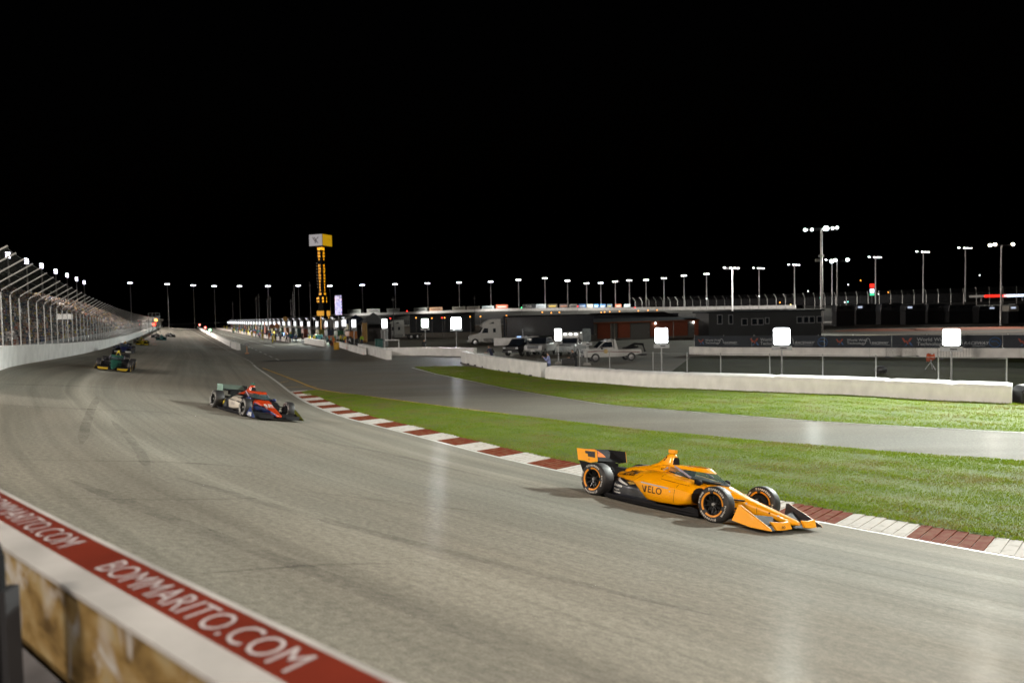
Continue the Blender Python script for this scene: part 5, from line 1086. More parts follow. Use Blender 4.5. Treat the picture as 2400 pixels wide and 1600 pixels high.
# ------------------------------------------------------------------ people
_pose = {}
def pose_mesh(kind):
    if kind in _pose: return _pose[kind]
    J = []; E = []
    def j(p, r, par=None): J.append((p, r)); i = len(J)-1; (E.append((par, i)) if par is not None else None); return i
    cr = kind in ('crouch', 'sit'); lean = {'camera': .06, 'work': .22, 'crouch': .28, 'sit': .05}.get(kind, .02); hz = .62 if kind == 'crouch' else (.52 if kind == 'sit' else .95)
    pe = j((0, 0, hz), .15); sp = j((lean*.4, 0, hz + .2), .14, pe); ch = j((lean*.9, 0, hz + .40), .165, sp); nk = j((lean*1.15, 0, hz + .57), .06, ch)
    hd = j((lean*1.3 + .02, 0, hz + .67), .10, nk); j((lean*1.35 + .015, 0, hz + .79), .085, hd); hands = []
    for s in (-1, 1):
        st = .12 if kind == 'walk' else 0
        hip = j((0, s*.10, hz - .05), .115, pe)
        if kind == 'crouch': kn = j((.34 if s < 0 else .30, s*.16, .42), .08, hip); an = j((.02, s*.15, .09), .05, kn)
        elif kind == 'sit': kn = j((.42, s*.13, .50), .08, hip); an = j((.42, s*.12, .09), .05, kn)
        else: kn = j((.03 + s*st, s*.11, .50), .078, hip); an = j((-.02 + s*st*1.6, s*.11, .09), .05, kn)
        j((J[an][0][0] + .17, s*.13, .045), .042, an)
        z0 = hz + .46; x0 = lean*.95; sh = j((x0, s*.20, z0), .072, ch)
        if kind == 'camera': el = j((x0 + .10, s*.27, z0 - .26), .052, sh); wr = j((x0 + .34, s*.11, z0 - .02), .036, el)
        elif kind == 'work': el = j((x0 + .12, s*.26, z0 - .27), .052, sh); wr = j((x0 + .36, s*.18, z0 - .30), .036, el)
        elif kind in ('crouch', 'sit'): el = j((x0 + .14, s*.24, z0 - .25), .052, sh); wr = j((x0 + .36, s*.08, z0 - .18), .036, el)
        elif kind == 'walk': el = j((x0 - s*.10, s*.27, z0 - .29), .052, sh); wr = j((x0 + .06 - s*.14, s*.27, z0 - .54), .036, el)
        else: el = j((x0 - .02, s*.26, z0 - .30), .052, sh); wr = j((x0 + .06, s*.26, z0 - .56), .036, el)
        d = (Vector(J[wr][0]) - Vector(J[el][0])).normalized(); sd = Vector((0, 1, 0)); pa = Vector(J[wr][0]) + d*.07; pi = j(tuple(pa), .034, wr); hands.append(Vector(J[wr][0]) + d*.08)
        for k, (o_, ln) in enumerate(((-.028, .075), (-.010, .09), (.010, .085), (.028, .065))):
            f1 = j(tuple(pa + d*.03 + sd*o_), .0105, pi); j(tuple(pa + d*ln + sd*o_*1.1 - Vector((0, 0, .02))), .0085, f1)
        j(tuple(pa + d*.02 - sd*s*.05), .010, pi)
    me = bpy.data.meshes.new('body'); me.from_pydata([p for p, r in J], E, [])
    o = bpy.data.objects.new('b', me); COL.objects.link(o); md = o.modifiers.new('skin', 'SKIN'); sv_ = me.skin_vertices[0].data
    for i, (p, r) in enumerate(J): sv_[i].radius = (r, r*.86 if i in (0, 1, 2) else r); sv_[i].use_root = (i == 0)
    md.use_smooth_shade = True; sb = o.modifiers.new('sub', 'SUBSURF'); sb.levels = 1; sb.render_levels = 1
    bpy.context.view_layer.update(); dg = bpy.context.evaluated_depsgraph_get(); m2 = bpy.data.meshes.new_from_object(o.evaluated_get(dg)); m2.name = 'body'
    bpy.data.objects.remove(o)
    mi = []
    for pl_ in m2.polygons:
        c = pl_.center
        if c.z > hz + .555 and abs(c.y) < .2: k = 1 if (c.z > hz + .735 or (c.x < lean*1.3 - .01 and c.z > hz + .62)) else 0
        elif min((c - h).length for h in hands) < .13: k = 0
        elif c.z < .085: k = 4
        elif c.z < hz + .02 and not (abs(c.y) > .2 and c.z > .6): k = 3
        else: k = 2
        mi.append(k)
    m2.materials.clear()
    for k in range(5): m2.materials.append(None)
    m2.polygons.foreach_set('material_index', mi); m2.update(); _pose[kind] = m2; return m2
skin = pm('skin', (.38, .22, .15), .6, var=.1); hair = pm('dark_hair', (.03, .02, .015), .7); shoe = pm('dark_shoes', (.02, .02, .02), .6)
def cloth(c): return pm('cloth_%.2f_%.2f_%.2f' % c, c, .8, var=.25, scale=9)
def person(label, loc, rz, kind, shirt, legs, head=None, sc=1.0, group=None):
    o = link('person', pose_mesh(kind)); ms = [skin, head or hair, cloth(shirt), cloth(legs), shoe]
    for i, m in enumerate(ms): o.material_slots[i].link = 'OBJECT'; o.material_slots[i].material = m
    o.location = loc; o.rotation_euler = (0, 0, rz); o.scale = (sc, sc, sc); return tag(o, label, 'person', group)
navy, blackc, whitec, yel, lav = (.02, .025, .06), (.012, .012, .014), (.5, .5, .5), (.62, .50, .015), (.26, .30, .55)
def px_person(label, px, yhead, Y, rz, kind, shirt, legs, **k):
    p = at(px, yhead, Y); return person(label, (p.x, p.y, 0), rz, kind, shirt, legs, **k)
a1 = px_person('person in a lavender shirt photographing over the end of the white wall', 1287, 830, 49.5, math.pi - .2, 'camera', lav, (.10, .13, .25))
a2 = px_person('person in a black tee shirt with forearms raised behind the wall', 1350, 820, 53, math.pi + .2, 'work', blackc, blackc)
a3 = px_person('person with a backpack stooping behind the panelled white wall', 1152, 816, 63, math.pi + .5, 'work', navy, navy)
a4 = px_person('person in dark clothes standing under the greenish light tower', 994, 800, 83, -1.2, 'stand', blackc, blackc)
a5 = px_person('person in a lime green safety vest beside the pit entry wall', 848, 790, 112, -1.5, 'stand', (.30, .50, .02), navy)
def held_camera(label, who, dx, dz):
    o = who; r = o.rotation_euler.z; t = thing('handheld_camera', label, 'camera', (o.location.x + math.cos(r)*dx, o.location.y + math.sin(r)*dx, dz), r); b = MB(); b.box((0, 0, 0), (.08, .14, .10)); obj('camera_body', b, black, t, bevel=.01); b = MB(); b.lathe([(.035, .03), (.04, .12), (.045, .20)], 12, 'x'); obj('lens', b, black, t, smooth=40)
held_camera('black camera held up by the person in the lavender shirt', a1, .46, 1.42)
b = MB(); b.box((0, 0, 0), (.22, .32, .46), taper=.8); r = a3.rotation_euler.z; tag(obj('backpack', b, black, loc=(a3.location.x - math.cos(r)*.1, a3.location.y - math.sin(r)*.1, 1.25), rot=(0, .3, r), bevel=.05), 'dark backpack worn by the stooping person', 'backpack')
b = MB(); b.box((0, 0, .25), (1.1, .6, .5)); q = xy(1333, 856); tag(obj('equipment_case', b, black, loc=(q[0], q[1] + 1, 0), bevel=.03), 'black equipment case on the ground behind the wall', 'case')
# yellow suited pit crew
cs = 6.918
yl = [(1100, 580), (1128, 560), (937, 530), (765, 487), (706, 457), (577, 430), (486, 400), (450, 384), (357, 360), (312, 340), (272, 332), (242, 326), (212, 312), (188, 305), (155, 300)]
for i, (x, y) in enumerate(yl):
    q = xy(480 + x/cs, 720 + y/cs); person(ORD[i] + ' nearest of the yellow suited crew standing on pit lane', (q[0], q[1], -.01), random.uniform(-3, 3), random.choice(['stand', 'work', 'walk']), yel, yel, head=cloth((.42, .33, .03)), group='yellow suited pit crew')
for i, (x, lb) in enumerate(((1625, 'left of two yellow suited crew seated behind the short white wall'), (1697, 'right of two yellow suited crew seated behind the short white wall'))):
    q = xy(480 + x/cs, 806); person(lb, (q[0], q[1] + 3, 0), -2, 'sit', yel, yel, head=cloth((.42, .33, .03)), sc=1.2)
pal = [('navy', navy), ('black', blackc), ('white', (.6, .62, .64)), ('blue', (.05, .13, .40)), ('green', (.05, .24, .14)), ('grey', (.25, .26, .26)), ('teal', (.08, .32, .32)), ('orange', (.55, .14, .02)), ('yellow', (.6, .5, .03))]
pc = {}
for i in range(140):
    s_ = 112 + 190*(i/140)**1.35; n_ = random.uniform(18.6, 25) if s_ > 138 else random.uniform(22.6, 26); nm, c = random.choices(pal, [3, 3, 3, 4, 3, 2, 2, 2, 3])[0]; q = straight(s_, n_)
    pc[nm] = pc.get(nm, 0) + 1; person('%s crew member in %s along the pit wall, counted from the near end' % (ORD[pc[nm]-1], nm), (q[0], q[1], 0), random.uniform(-3, 3), random.choice(['stand', 'work', 'stand', 'walk', 'crouch']), c, random.choice([navy, blackc, c]), group='pit crew in %s' % nm, sc=random.uniform(.95, 1.05))

# ------------------------------------------------------------------ pit boxes: timing stands, panels, lamps, boards
strip_e = em('canopy_lamp', (.90, .92, 1.0), .9)
cols_ = [(.30, .10, .02), (.03, .10, .05), (.02, .03, .06), (.22, .20, .03), (.05, .05, .06), (.25, .05, .03), (.04, .12, .12), (.14, .14, .15)]
for k in range(30):
    s_ = 120 + 9.3*k; q = straight(s_, 27.5); c = cols_[k % 8]
    t = thing('timing_stand', ORD[k] + ' pit timing stand from the near end of pit lane', 'timing stand', (q[0], q[1], 0), rz=TH + math.pi/2, group='pit timing stands')
    b = MB(); b.box((0, 0, 1.1), (3.2, 1.4, 2.2)); obj('cabinet', b, pm('cabinet_%d' % (k % 8), c, .5, var=.3), t, bevel=.05)
    b = MB(); b.box((0, 0, 4.35), (3.6, 2.2, .12)); obj('canopy', b, black, t)
    for x in (-1.5, 1.5):
        for y in (-.6, .6): b = MB(); b.path([(x, y, 2.2), (x, y, 4.3)], .05, 5); obj('post', b, steel, t)
    b = MB(); b.box((0, .75, 3.0), (2.6, .06, 1.0)); obj('screen', b, pm('cabinet_%d' % ((k + 3) % 8), cols_[(k + 3) % 8], .5, var=.3), t)
    b = MB(); b.box((0, 1.3, 4.62), (1.0, .3, .07)); b.path([(0, 1.1, 4.3), (0, 1.3, 4.6)], .05, 5); obj('canopy_lamp', b, strip_e, t)
    q2 = straight(s_ + 1.5 + (8 if k == 0 else 0)*0, 25.4); t = thing('pit_light', ORD[k] + ' upright white light panel from the near end of pit lane', 'light', (q2[0], q2[1], 0), rz=math.atan2(q2[1], q2[0]) - math.pi/2 - .35, group='upright pit light panels')
    b = MB(); b.path([(0, .06, 0), (0, .06, 3.4)], .05, 6); obj('pole', b, steel, t); b = MB(); b.box((0, 0, 3.45), (.48, .08, 1.0)); obj('panel', b, panel_p, t); b = MB(); b.box((0, 0, .1), (.6, .6, .2)); obj('foot', b, grey_c, t)
    if k % 3 == 1: spot(t, Vector((q2[0], q2[1], 4.0)), Vector((*straight(s_ - 1.5, 21), 0)), 9000, (.92, 1, .96), 110)
for i, (px, py, c, tx, lb) in enumerate(((650, 764, (.55, .18, .02), '12', 'round orange pit board numbered twelve on a pole'), (637.5, 764, (.25, .08, .02), '5', 'round brown pit board left of the orange one'), (669, 747, (.45, .22, .02), '', 'small amber pit flag board above the light panels'))):
    p = at(px, py, 142); t = thing('pit_board', lb, 'sign', (p.x, p.y, 0), rz=.2); b = MB(); b.lathe([(.02, -.04), (.5, -.04), (.5, .04), (.02, .04)], 18, 'y', c=(0, 0, p.z)); obj('disc', b, pm('board_%d' % i, c, .5), t); b = MB(); b.path([(0, .08, 0), (0, .08, p.z)], .03, 5); obj('pole', b, steel, t)
    if tx: b = MB(); letters(b, tx, .7, (0, -.06, p.z), (1, 0, 0), (0, 0, 1), bold=.02); obj('lettering', b, black, t)
for i, (px, yt, Y) in enumerate(((545, 708, 330), (600, 694, 260), (606, 690, 262), (626, 700, 240), (633, 694, 242), (681, 700, 190), (686, 684, 200), (689, 668, 205), (726, 660, 180), (921, 695, 130), (1112, 694, 200))):
    p = at(px, yt, Y); b = MB(); b.path([(0, 0, 0), (0, 0, p.z)], [.09, .04], 6); b.box((0, 0, p.z*.93), (.5, .1, .25)); tag(obj('antenna_mast', b, dark_steel, loc=(p.x, p.y, 0)), ORD[i] + ' thin antenna mast from the left above the pits', 'mast', 'thin antenna masts')
def tent(label, px, ybot, Y, w, h, m):
    p = at(px, ybot, Y); t = thing('canopy_tent', label, 'tent', (p.x, p.y, 0)); b = MB(); b.add([(-w/2, -w/2, h*.6), (w/2, -w/2, h*.6), (w/2, w/2, h*.6), (-w/2, w/2, h*.6), (0, 0, h)], [(0, 1, 4), (1, 2, 4), (2, 3, 4), (3, 0, 4)]); obj('roof', b, m, t); b = MB()
    for x in (-1, 1):
        for y in (-1, 1): b.path([(x*w/2, y*w/2, 0), (x*w/2, y*w/2, h*.6)], .05, 5)
    obj('leg', b, steel, t); b = MB(); b.box((0, w/2, h*.3), (w, .05, h*.6)); obj('back_wall', b, pm('tent_wall', (.06, .055, .055), .8, var=.3), t); return t
tent('grey pointed canopy tent left of the second white tractor', 876, 780, 128, 5.6, 5.4, pm('grey_canopy', (.12, .125, .13), .7)); tent('navy canopy tent behind the pit light towers', 835, 780, 150, 6, 5.2, pm('navy_canopy', (.015, .025, .06), .7))
p = at(855, 790, 120); t = thing('fuel_rig', 'tall ochre fuel rig column beside the grey tent', 'rig', (p.x, p.y, 0)); b = MB(); b.box((0, 0, 1.9), (.75, .75, 3.4)); obj('column', b, pm('ochre', (.30, .16, .03), .6, var=.4), t, bevel=.05); b = MB(); b.path([(.5, 0, 0), (.5, 0, 4.2)], .05, 6); b.box((0, 0, 3.8), (.5, .5, .6)); obj('head', b, dark_steel, t)
for i, (px, py) in enumerate(((811, 812), (820, 814), (806, 806), (712, 790), (720, 793))):
    q = xy(px, py + 4); t = thing('spare_wheel', ORD[i] + ' spare race wheel leaning behind the pit entry wall', 'wheel', (q[0] + .6, q[1] + 2, .2 if i < 3 else 0), rz=-.5); b = MB(); b.lathe([(.2, -.15), (.32, -.15), (.34, -.1), (.34, .1), (.32, .15), (.2, .15)], 18, 'y', c=(0, 0, .9)); obj('tyre', b, tyre_m, t, smooth=35); b = MB(); b.lathe([(.02, -.1), (.2, -.12), (.2, .12), (.02, .1)], 14, 'y', c=(0, 0, .9)); obj('rim', b, alloy, t); b = MB(); b.box((0, 0, .28), (.5, .5, .56)); obj('rack', b, dark_steel, t)
# ------------------------------------------------------------------ open wheel race cars (x forward, y left, origin on the ground at mid wheelbase)
carbon = pm('carbon', (.014, .014, .016), .7, var=.3, scale=30, spec=.12); carbon_g = pm('grey_carbon', (.055, .05, .055), .6, var=.25, scale=20, spec=.2)
slick = pm('slick_tyre', (.020, .019, .020), .55, var=.35, scale=5, bump=.05); rimb = pm('black_rim', (.015, .015, .016), .3, metal=.5); white_t = pm('tyre_print', (.55, .53, .50), .6, var=.2)
scr_glass = bpy.data.materials.new('aeroscreen_glass'); scr_glass.use_nodes = True
_b = scr_glass.node_tree.nodes['Principled BSDF']; _b.inputs['Base Color'].default_value = (.10, .16, .17, 1); _b.inputs['Roughness'].default_value = .04; _b.inputs['Alpha'].default_value = .42; _b.inputs['Coat Weight'].default_value = 1
def ring_se(x, w, zb, zt, e=3.2, n=24):
    out = []
    for k in range(n):
        a = 2*math.pi*k/n; c, s = math.cos(a), math.sin(a)
        out.append((x, w*math.copysign(abs(c)**(2/e), c), (zb + zt)/2 + (zt - zb)/2*math.copysign(abs(s)**(2/e), s)))
    return out
def interp_st(st, n):
    st = np.array(sorted(st, reverse=True)); xs = np.linspace(st[0, 0], st[-1, 0], n); o = np.argsort(st[:, 0]); s2 = st[o]
    return [(x, *[float(np.interp(x, s2[:, 0], s2[:, j])) for j in range(1, st.shape[1])]) for x in xs]
CM = {}
def car_meshes():
    # nose, tub and engine cover in one skin
    st = [(2.70, .05, .15, .21), (2.62, .085, .13, .235), (2.45, .115, .14, .275), (2.05, .165, .17, .375), (1.7, .205, .15, .46), (1.4, .25, .12, .555), (1.15, .29, .08, .635), (.95, .325, .06, .655), (.6, .36, .05, .665), (.2, .375, .05, .70), (-.05, .375, .05, .775), (-.3, .36, .05, .825), (-.7, .31, .06, .775), (-1.1, .235, .08, .69), (-1.32, .17, .10, .63), (-1.36, .10, .14, .58)]
    b = MB(); b.loft([ring_se(*s) for s in interp_st(st, 48)]); CM['body'] = b.mesh('body', smooth=38)
    # sidepods
    sp = [(.90, .74, .56, .42, .22), (.84, .79, .60, .445, .20), (.6, .825, .655, .47, .16), (.2, .845, .705, .49, .145), (-.12, .845, .715, .49, .15), (-.22, .84, .71, .49, .225), (-.50, .80, .68, .482, .44), (-.8, .655, .63, .475, .43), (-1.1, .49, .575, .47, .43), (-1.32, .37, .55, .46, .44)]
    def pod_ring(x, yo, zt, zs, zb, s):
        yi = .16; w = yo - yi; pts = [(yi, zt + .01), (yi + w*.3, zt), (yi + w*.55, zt - .10*(zt - zs)), (yi + w*.78, zt - .38*(zt - zs)), (yi + w*.92, zs + .18*(zt - zs)), (yo, zs - .02*(zt-zs)), (yo + .008, zb + (zs - zb)*.55), (yo - .012, zb + (zs - zb)*.12), (yo - .05, zb), (yi, zb)]
        return [(x, s*y, z) for y, z in pts]
    for s, nm in ((-1, 'pod_r'), (1, 'pod_l')):
        b = MB(); b.loft([pod_ring(*q, s) for q in interp_st(sp, 34)]); CM[nm] = b.mesh('sidepod', smooth=42)
        b = MB(); b.loft([[(.915, s*(.50 + .23*math.cos(a)), .375 + .165*math.sin(a)*(1 if math.sin(a) > 0 else .95)) for a in np.linspace(0, 2*math.pi, 18)[:-1]], [(.80, s*(.48 + .2*math.cos(a)), .37 + .14*math.sin(a)) for a in np.linspace(0, 2*math.pi, 18)[:-1]]]); CM['inlet' + nm[-1]] = b.mesh('inlet', smooth=40)
        lo = [(0.05, .70, .46, .09), (-.3, .735, .47, .09), (-.7, .70, .46, .09), (-.95, .74, .46, .09), (-1.28, .60, .42, .10)]
        b = MB(); b.loft([[(x, s*.1, zt), (x, s*(yo - .14), zt), (x, s*(yo - .02), zt - .10), (x, s*yo, zt*.6), (x, s*yo, zb), (x, s*.1, zb)] for x, yo, zt, zb in interp_st(lo, 14)]); CM['rear_' + nm[-1]] = b.mesh('rear_bodywork', smooth=40)
        # dark duct arch standing proud of the rear bodywork, lower bargeboard
        b = MB(); b.prism([(.30, .10), (1.20, .05), (1.17, .17), (.98, .20), (.80, .13)], s*.90, s*.86, 'xz'); CM['barge_' + nm[-1]] = b.mesh('bargeboard')
    # floor
    out = [(1.22, .30), (1.18, .86), (.9, .92), (.2, .955), (-.7, .955), (-1.15, .86), (-1.9, .50)]
    o2 = out + [(x, -y) for x, y in out[::-1]]; b = MB(); b.prism(o2, .035, .075, 'xy'); CM['floor'] = b.mesh('floor')
    b = MB()
    for s in (-1, 1): b.path([(1.18, s*.87, .10), (.9, s*.93, .11), (.2, s*.965, .10), (-.7, s*.965, .095), (-1.12, s*.88, .10)], .028, 6)
    CM['floor_edge'] = b.mesh('floor_edge', smooth=60)
    # airbox
    ab = [(.70, -.78, .02, .26), (.80, -.62, -.01, .19), (.86, -.47, -.03, .145), (.94, -.37, -.04, .12), (1.02, -.28, -.055, .10), (1.07, -.235, -.075, .078), (1.085, -.22, -.09, .05)]
    b = MB(); rings = []
    for z, x0, x1, w in ab:
        cx, hx = (x0 + x1)/2, (x1 - x0)/2; rings.append([(cx + hx*math.copysign(abs(math.cos(a))**.7, math.cos(a)), w*math.copysign(abs(math.sin(a))**.8, math.sin(a)), z) for a in np.linspace(0, 2*math.pi, 21)[:-1]])
    b.loft(rings); CM['airbox'] = b.mesh('airbox', smooth=45)
    b = MB(); b.loft([[(.004 + .03*(1.03 - z) - .035, y, z) for y, z in ((-.10, .87), (.10, .87), (.085, .97), (.05, 1.02), (-.05, 1.02), (-.085, .97))], [(-.10, y*.8, .94 + (z - .94)*.8) for y, z in ((-.10, .87), (.10, .87), (.085, .97), (.05, 1.02), (-.05, 1.02), (-.085, .97))]]); CM['airbox_inlet'] = b.mesh('airbox_inlet')
    b = MB(); b.box((-.15, 0, 1.135), (.15, .11, .075)); b.box((-.16, 0, 1.085), (.10, .05, .04)); CM['camera_pod'] = b.mesh('camera_pod')
    # aeroscreen
    base = [(.06, -.36, .745), (.30, -.385, .715), (.55, -.39, .685), (.80, -.365, .660), (1.0, -.285, .648), (1.14, -.16, .640), (1.215, 0, .636)]; top = [(.04, -.30, .872), (.22, -.305, .888), (.40, -.295, .894), (.56, -.255, .896), (.68, -.175, .896), (.745, -.09, .894), (.77, 0, .893)]
    base += [(x, -y, z) for x, y, z in base[-2::-1]]; top += [(x, -y, z) for x, y, z in top[-2::-1]]
    B, T = np.array(base), np.array(top)
    def lerp(t): return B + (T - B)*t
    b = MB(); b.loft([[tuple(p) for p in lerp(t)] for t in (0.02, .35, .70, .80)], closed=False); CM['glass'] = b.mesh('screen_glass', smooth=60)
    def band(t0, t1, th):
        b = MB(); c = np.array([.4, 0, .75]); r = []
        for t, k in ((t0, th), (t1, th), (t1, -.05), (t0, -.012)):
            L = lerp(t).copy(); d = L - c; d[:, 2] = 0; d /= np.linalg.norm(d, axis=1)[:, None]; L += d*k; r.append([tuple(p) for p in L])
        m = len(r[0])
        for i in range(m-1): b.hexa([r[0][i], r[0][i+1], r[3][i+1], r[3][i]], [r[1][i], r[1][i+1], r[2][i+1], r[2][i]])
        return b
    CM['halo'] = band(.70, 1.0, .014).mesh('screen_frame', smooth=35); CM['sill'] = band(-.06, .06, .012).mesh('screen_sill', smooth=35)
    b = MB(); b.loft([ring_se(x, w, .60, z, 3, 14) for x, w, z in ((.10, .30, .76), (.35, .33, .70), (.7, .32, .668), (.95, .26, .662))]); CM['cockpit'] = b.mesh('cockpit')
    b = MB(); b.hexa([(-.06, -.20, .70), (.14, -.24, .70), (.14, .24, .70), (-.06, .20, .70)], [(-.06, -.24, .872), (.10, -.29, .868), (.10, .29, .868), (-.06, .24, .872)]); CM['headrest'] = b.mesh('headrest')
    b = MB(); b.ball((.30, 0, .765), .125, 14, 10, sc=(1.1, .95, 1)); CM['helmet'] = b.mesh('helmet', smooth=60)
    b = MB()
    for s in (-1, 1): b.path([(.20, s*.375, .865), (.42, s*.395, .78), (.62, s*.40, .69)], [.018, .02, .022], 6)
    CM['diag_bar'] = b.mesh('screen_bar', smooth=60)  # pale diagonal bar along each side of the screen
    # wheels
    for nm, r, w in (('f', .332, .26), ('r', .35, .36)):
        b = MB(); b.lathe([(r*.60, -w*.47), (r*.74, -w*.50), (r*.88, -w*.485), (r*.965, -w*.43), (r, -w*.33), (r, w*.33), (r*.965, w*.43), (r*.88, w*.485), (r*.74, w*.5), (r*.60, w*.47)], 40, 'y', ring=True); CM['tyre' + nm] = b.mesh('tyre', smooth=50)
        b = MB(); b.lathe([(r*.60, -w*.455), (r*.55, -w*.42), (r*.52, -w*.12), (.05, -w*.06), (.05, w*.06), (r*.52, w*.12), (r*.55, w*.42), (r*.60, w*.455)], 32, 'y', cap=False)
        for k in range(10):
            a = 2*math.pi*k/10
            for sg in (-1, 1):
                p = [(.05*math.cos(a + d), 0, .05*math.sin(a + d)) for d in (-.25, .25)]; q = [(r*.54*math.cos(a + d), 0, r*.54*math.sin(a + d)) for d in (-.05, .05)]
                y1, y2 = sg*w*.26, sg*w*.40
                b.hexa([(p[0][0], y1, p[0][2]), (p[1][0], y1, p[1][2]), (q[1][0], y2 - sg*.03, q[1][2]), (q[0][0], y2 - sg*.03, q[0][2])], [(p[0][0], y1 + sg*.02, p[0][2]), (p[1][0], y1 + sg*.02, p[1][2]), (q[1][0], y2, q[1][2]), (q[0][0], y2, q[0][2])])
        CM['rim' + nm] = b.mesh('rim', smooth=35)
        b = MB()
        for sg in (-1, 1):
            for a0, a1 in ((.35, 1.9), (2.25, 4.1), (4.45, 6.25)):
                A = np.linspace(a0, a1, 14); b.loft([[(rr*math.cos(a), sg*yy, rr*math.sin(a)) for rr, yy in ((r*.60, w*.462), (r*.70, w*.500), (r*.70, w*.512), (r*.60, w*.482))] for a in A])
        CM['band' + nm] = b.mesh('rim_band', smooth=40)
        b = MB(); b.lathe([(.012, -w*.40), (.03, -w*.40), (.042, -w*.28), (.042, w*.28), (.03, w*.40), (.012, w*.40)], 12, 'y'); CM['nut' + nm] = b.mesh('wheel_nut', smooth=40)
        # sidewall lettering on both faces
        b = MB()
        for sg in (-1, 1):
            for word, a0, stp in (('Firestone', math.radians(128), -math.radians(8.8)), ('Firestone', math.radians(-52), -math.radians(8.8)), ('Firehawk', math.radians(22), -math.radians(6)), ('Firehawk', math.radians(202), -math.radians(6))):
                sz = .062 if word == 'Firestone' else .038
                for i, ch in enumerate(word):
                    a = a0 + stp*i; rr = r*.835; vs, fs = text_data(ch, sz, bold=.004)
                    if not vs: continue
                    er = Vector((math.cos(a), 0, math.sin(a))); et = Vector((math.sin(a), 0, -math.cos(a)))
                    if sg > 0: er = Vector((-er.x, 0, er.z)); et = Vector((-et.x, 0, et.z))
                    b.add([er*rr + et*v[0] + er*v[1] + Vector((0, sg*(w*.497 + .004), 0)) for v in vs], fs)
        CM['print' + nm] = b.mesh('tyre_print', fix=False)
    # suspension
    b = MB()
    for s in (-1, 1):
        for x, zi, zo in ((1.25, .20, .24), (1.72, .19, .24), (1.20, .44, .44), (1.70, .42, .44)): b.path([(x, s*.17, zi), (1.51, s*.74, zo)], .016, 5)
        b.path([(1.60, s*.15, .25), (1.60, s*.74, .30)], .012, 5); b.path([(1.3, s*.2, .18), (1.5, s*.66, .42)], .012, 5)
    CM['front_suspension'] = b.mesh('front_suspension', smooth=50); b = MB()
    for s in (-1, 1):
        for x, zi, zo in ((-1.15, .20, .22), (-1.75, .20, .22), (-1.10, .42, .46), (-1.78, .42, .46)): b.path([(x, s*.16, zi), (-1.51, s*.70, zo)], .018, 5)
        b.path([(-1.51, s*.15, .33), (-1.51, s*.70, .34)], .026, 6)
    CM['rear_suspension'] = b.mesh('rear_suspension', smooth=50)
    b = MB()
    for s in (-1, 1): b.lathe([(.14, s*.62), (.17, s*.70), (.15, s*.80)], 14, 'y', c=(1.51, 0, .332)); b.lathe([(.15, s*.58), (.18, s*.68), (.16, s*.78)], 14, 'y', c=(-1.51, 0, .35))
    CM['brake_duct'] = b.mesh('brake_duct', smooth=40)
    # gearbox and attenuator
    b = MB(); b.loft([ring_se(x, w, zb, zt, 3, 14) for x, w, zb, zt in ((-1.28, .17, .10, .58), (-1.7, .13, .12, .46), (-2.0, .10, .17, .40), (-2.38, .08, .22, .36))]); b.box((-1.45, 0, .52), (.3, .26, .2)); CM['gearbox'] = b.mesh('gearbox', smooth=40)
    b = MB()
    for y in (-.42, -.2, .2, .42): b.prism([(-1.4, .04), (-2.1, .04), (-2.2, .30), (-1.5, .10)], y - .01, y + .01, 'xz')
    b.add([(-1.35, -.5, .08), (-1.35, .5, .08), (-2.15, .46, .30), (-2.15, -.46, .30)], [(0, 1, 2, 3)]); CM['diffuser'] = b.mesh('diffuser')
    # rear wing
    def foil(x0, z0, x1, z1, half, th, sw=0):
        b = MB(); n = 8; d = Vector((x1 - x0, 0, z1 - z0)); u = Vector((-d.z, 0, d.x)).normalized(); up_, lo_ = [], []
        for k in range(n+1): t = k/n; p = Vector((x0, 0, z0)) + d*t + u*(-.06*math.sin(math.pi*t)*d.length); h = th*math.sin(math.pi*min(1, t*.9 + .08))**.6; up_.append(p + u*h); lo_.append(p - u*h*.3)
        rg = up_ + lo_[::-1]; b.loft([[(p.x, -half, p.z) for p in rg], [(p.x, half, p.z) for p in rg]]); return b
    CM['rw_main'] = foil(-1.86, .70, -2.16, .755, .485, .016).mesh('main_plane', smooth=50); CM['rw_flap'] = foil(-2.06, .755, -2.40, .925, .485, .012).mesh('flap', smooth=50)
    CM['beam'] = foil(-1.95, .40, -2.25, .47, .44, .012).mesh('beam_wing', smooth=50)
    ep = [(-2.48, .925), (-1.86, .945), (-1.80, .70), (-2.02, .645), (-2.20, .67), (-2.40, .66)]
    for s, nm in ((-1, 'r'), (1, 'l')):
        b = MB(); b.prism(ep, s*.50, s*.510, 'xz'); CM['rw_ep' + nm] = b.mesh('endplate'); b = MB(); b.prism([(x, z) for x, z in ep], s*.486, s*.4985, 'xz'); CM['rw_epi' + nm] = b.mesh('endplate_inner')
        b = MB(); b.prism([(-2.40, .655), (-2.02, .64), (-2.0, .36), (-2.2, .34)], s*.47, s*.48, 'xz'); CM['rw_low' + nm] = b.mesh('lower_endplate')
    b = MB(); b.prism([(-1.70, .44), (-2.0, .40), (-2.22, .74), (-1.98, .73)], -.05, -.035, 'xz'); b.prism([(-1.70, .44), (-2.0, .40), (-2.22, .74), (-1.98, .73)], .035, .05, 'xz'); b.box((-1.98, 0, .62), (.26, .34, .16)); CM['pylon'] = b.mesh('pylon')
    # front wing
    b = MB(); rings = []
    for y in np.linspace(-.92, .92, 25): ay = abs(y); x0 = 2.72 - .10*ay - (.06 if ay < .25 else 0); z = .075 + .05*max(0, .35 - ay)*1.2; rings.append([(x0, y, z), (x0 - .12, y, z + .022), (x0 - .34, y, z + .03), (x0 - .70, y, z + .06), (x0 - .70, y, z + .045), (x0 - .12, y, z - .006)])
    b.loft(rings); CM['fw_main'] = b.mesh('main_plane', smooth=45)
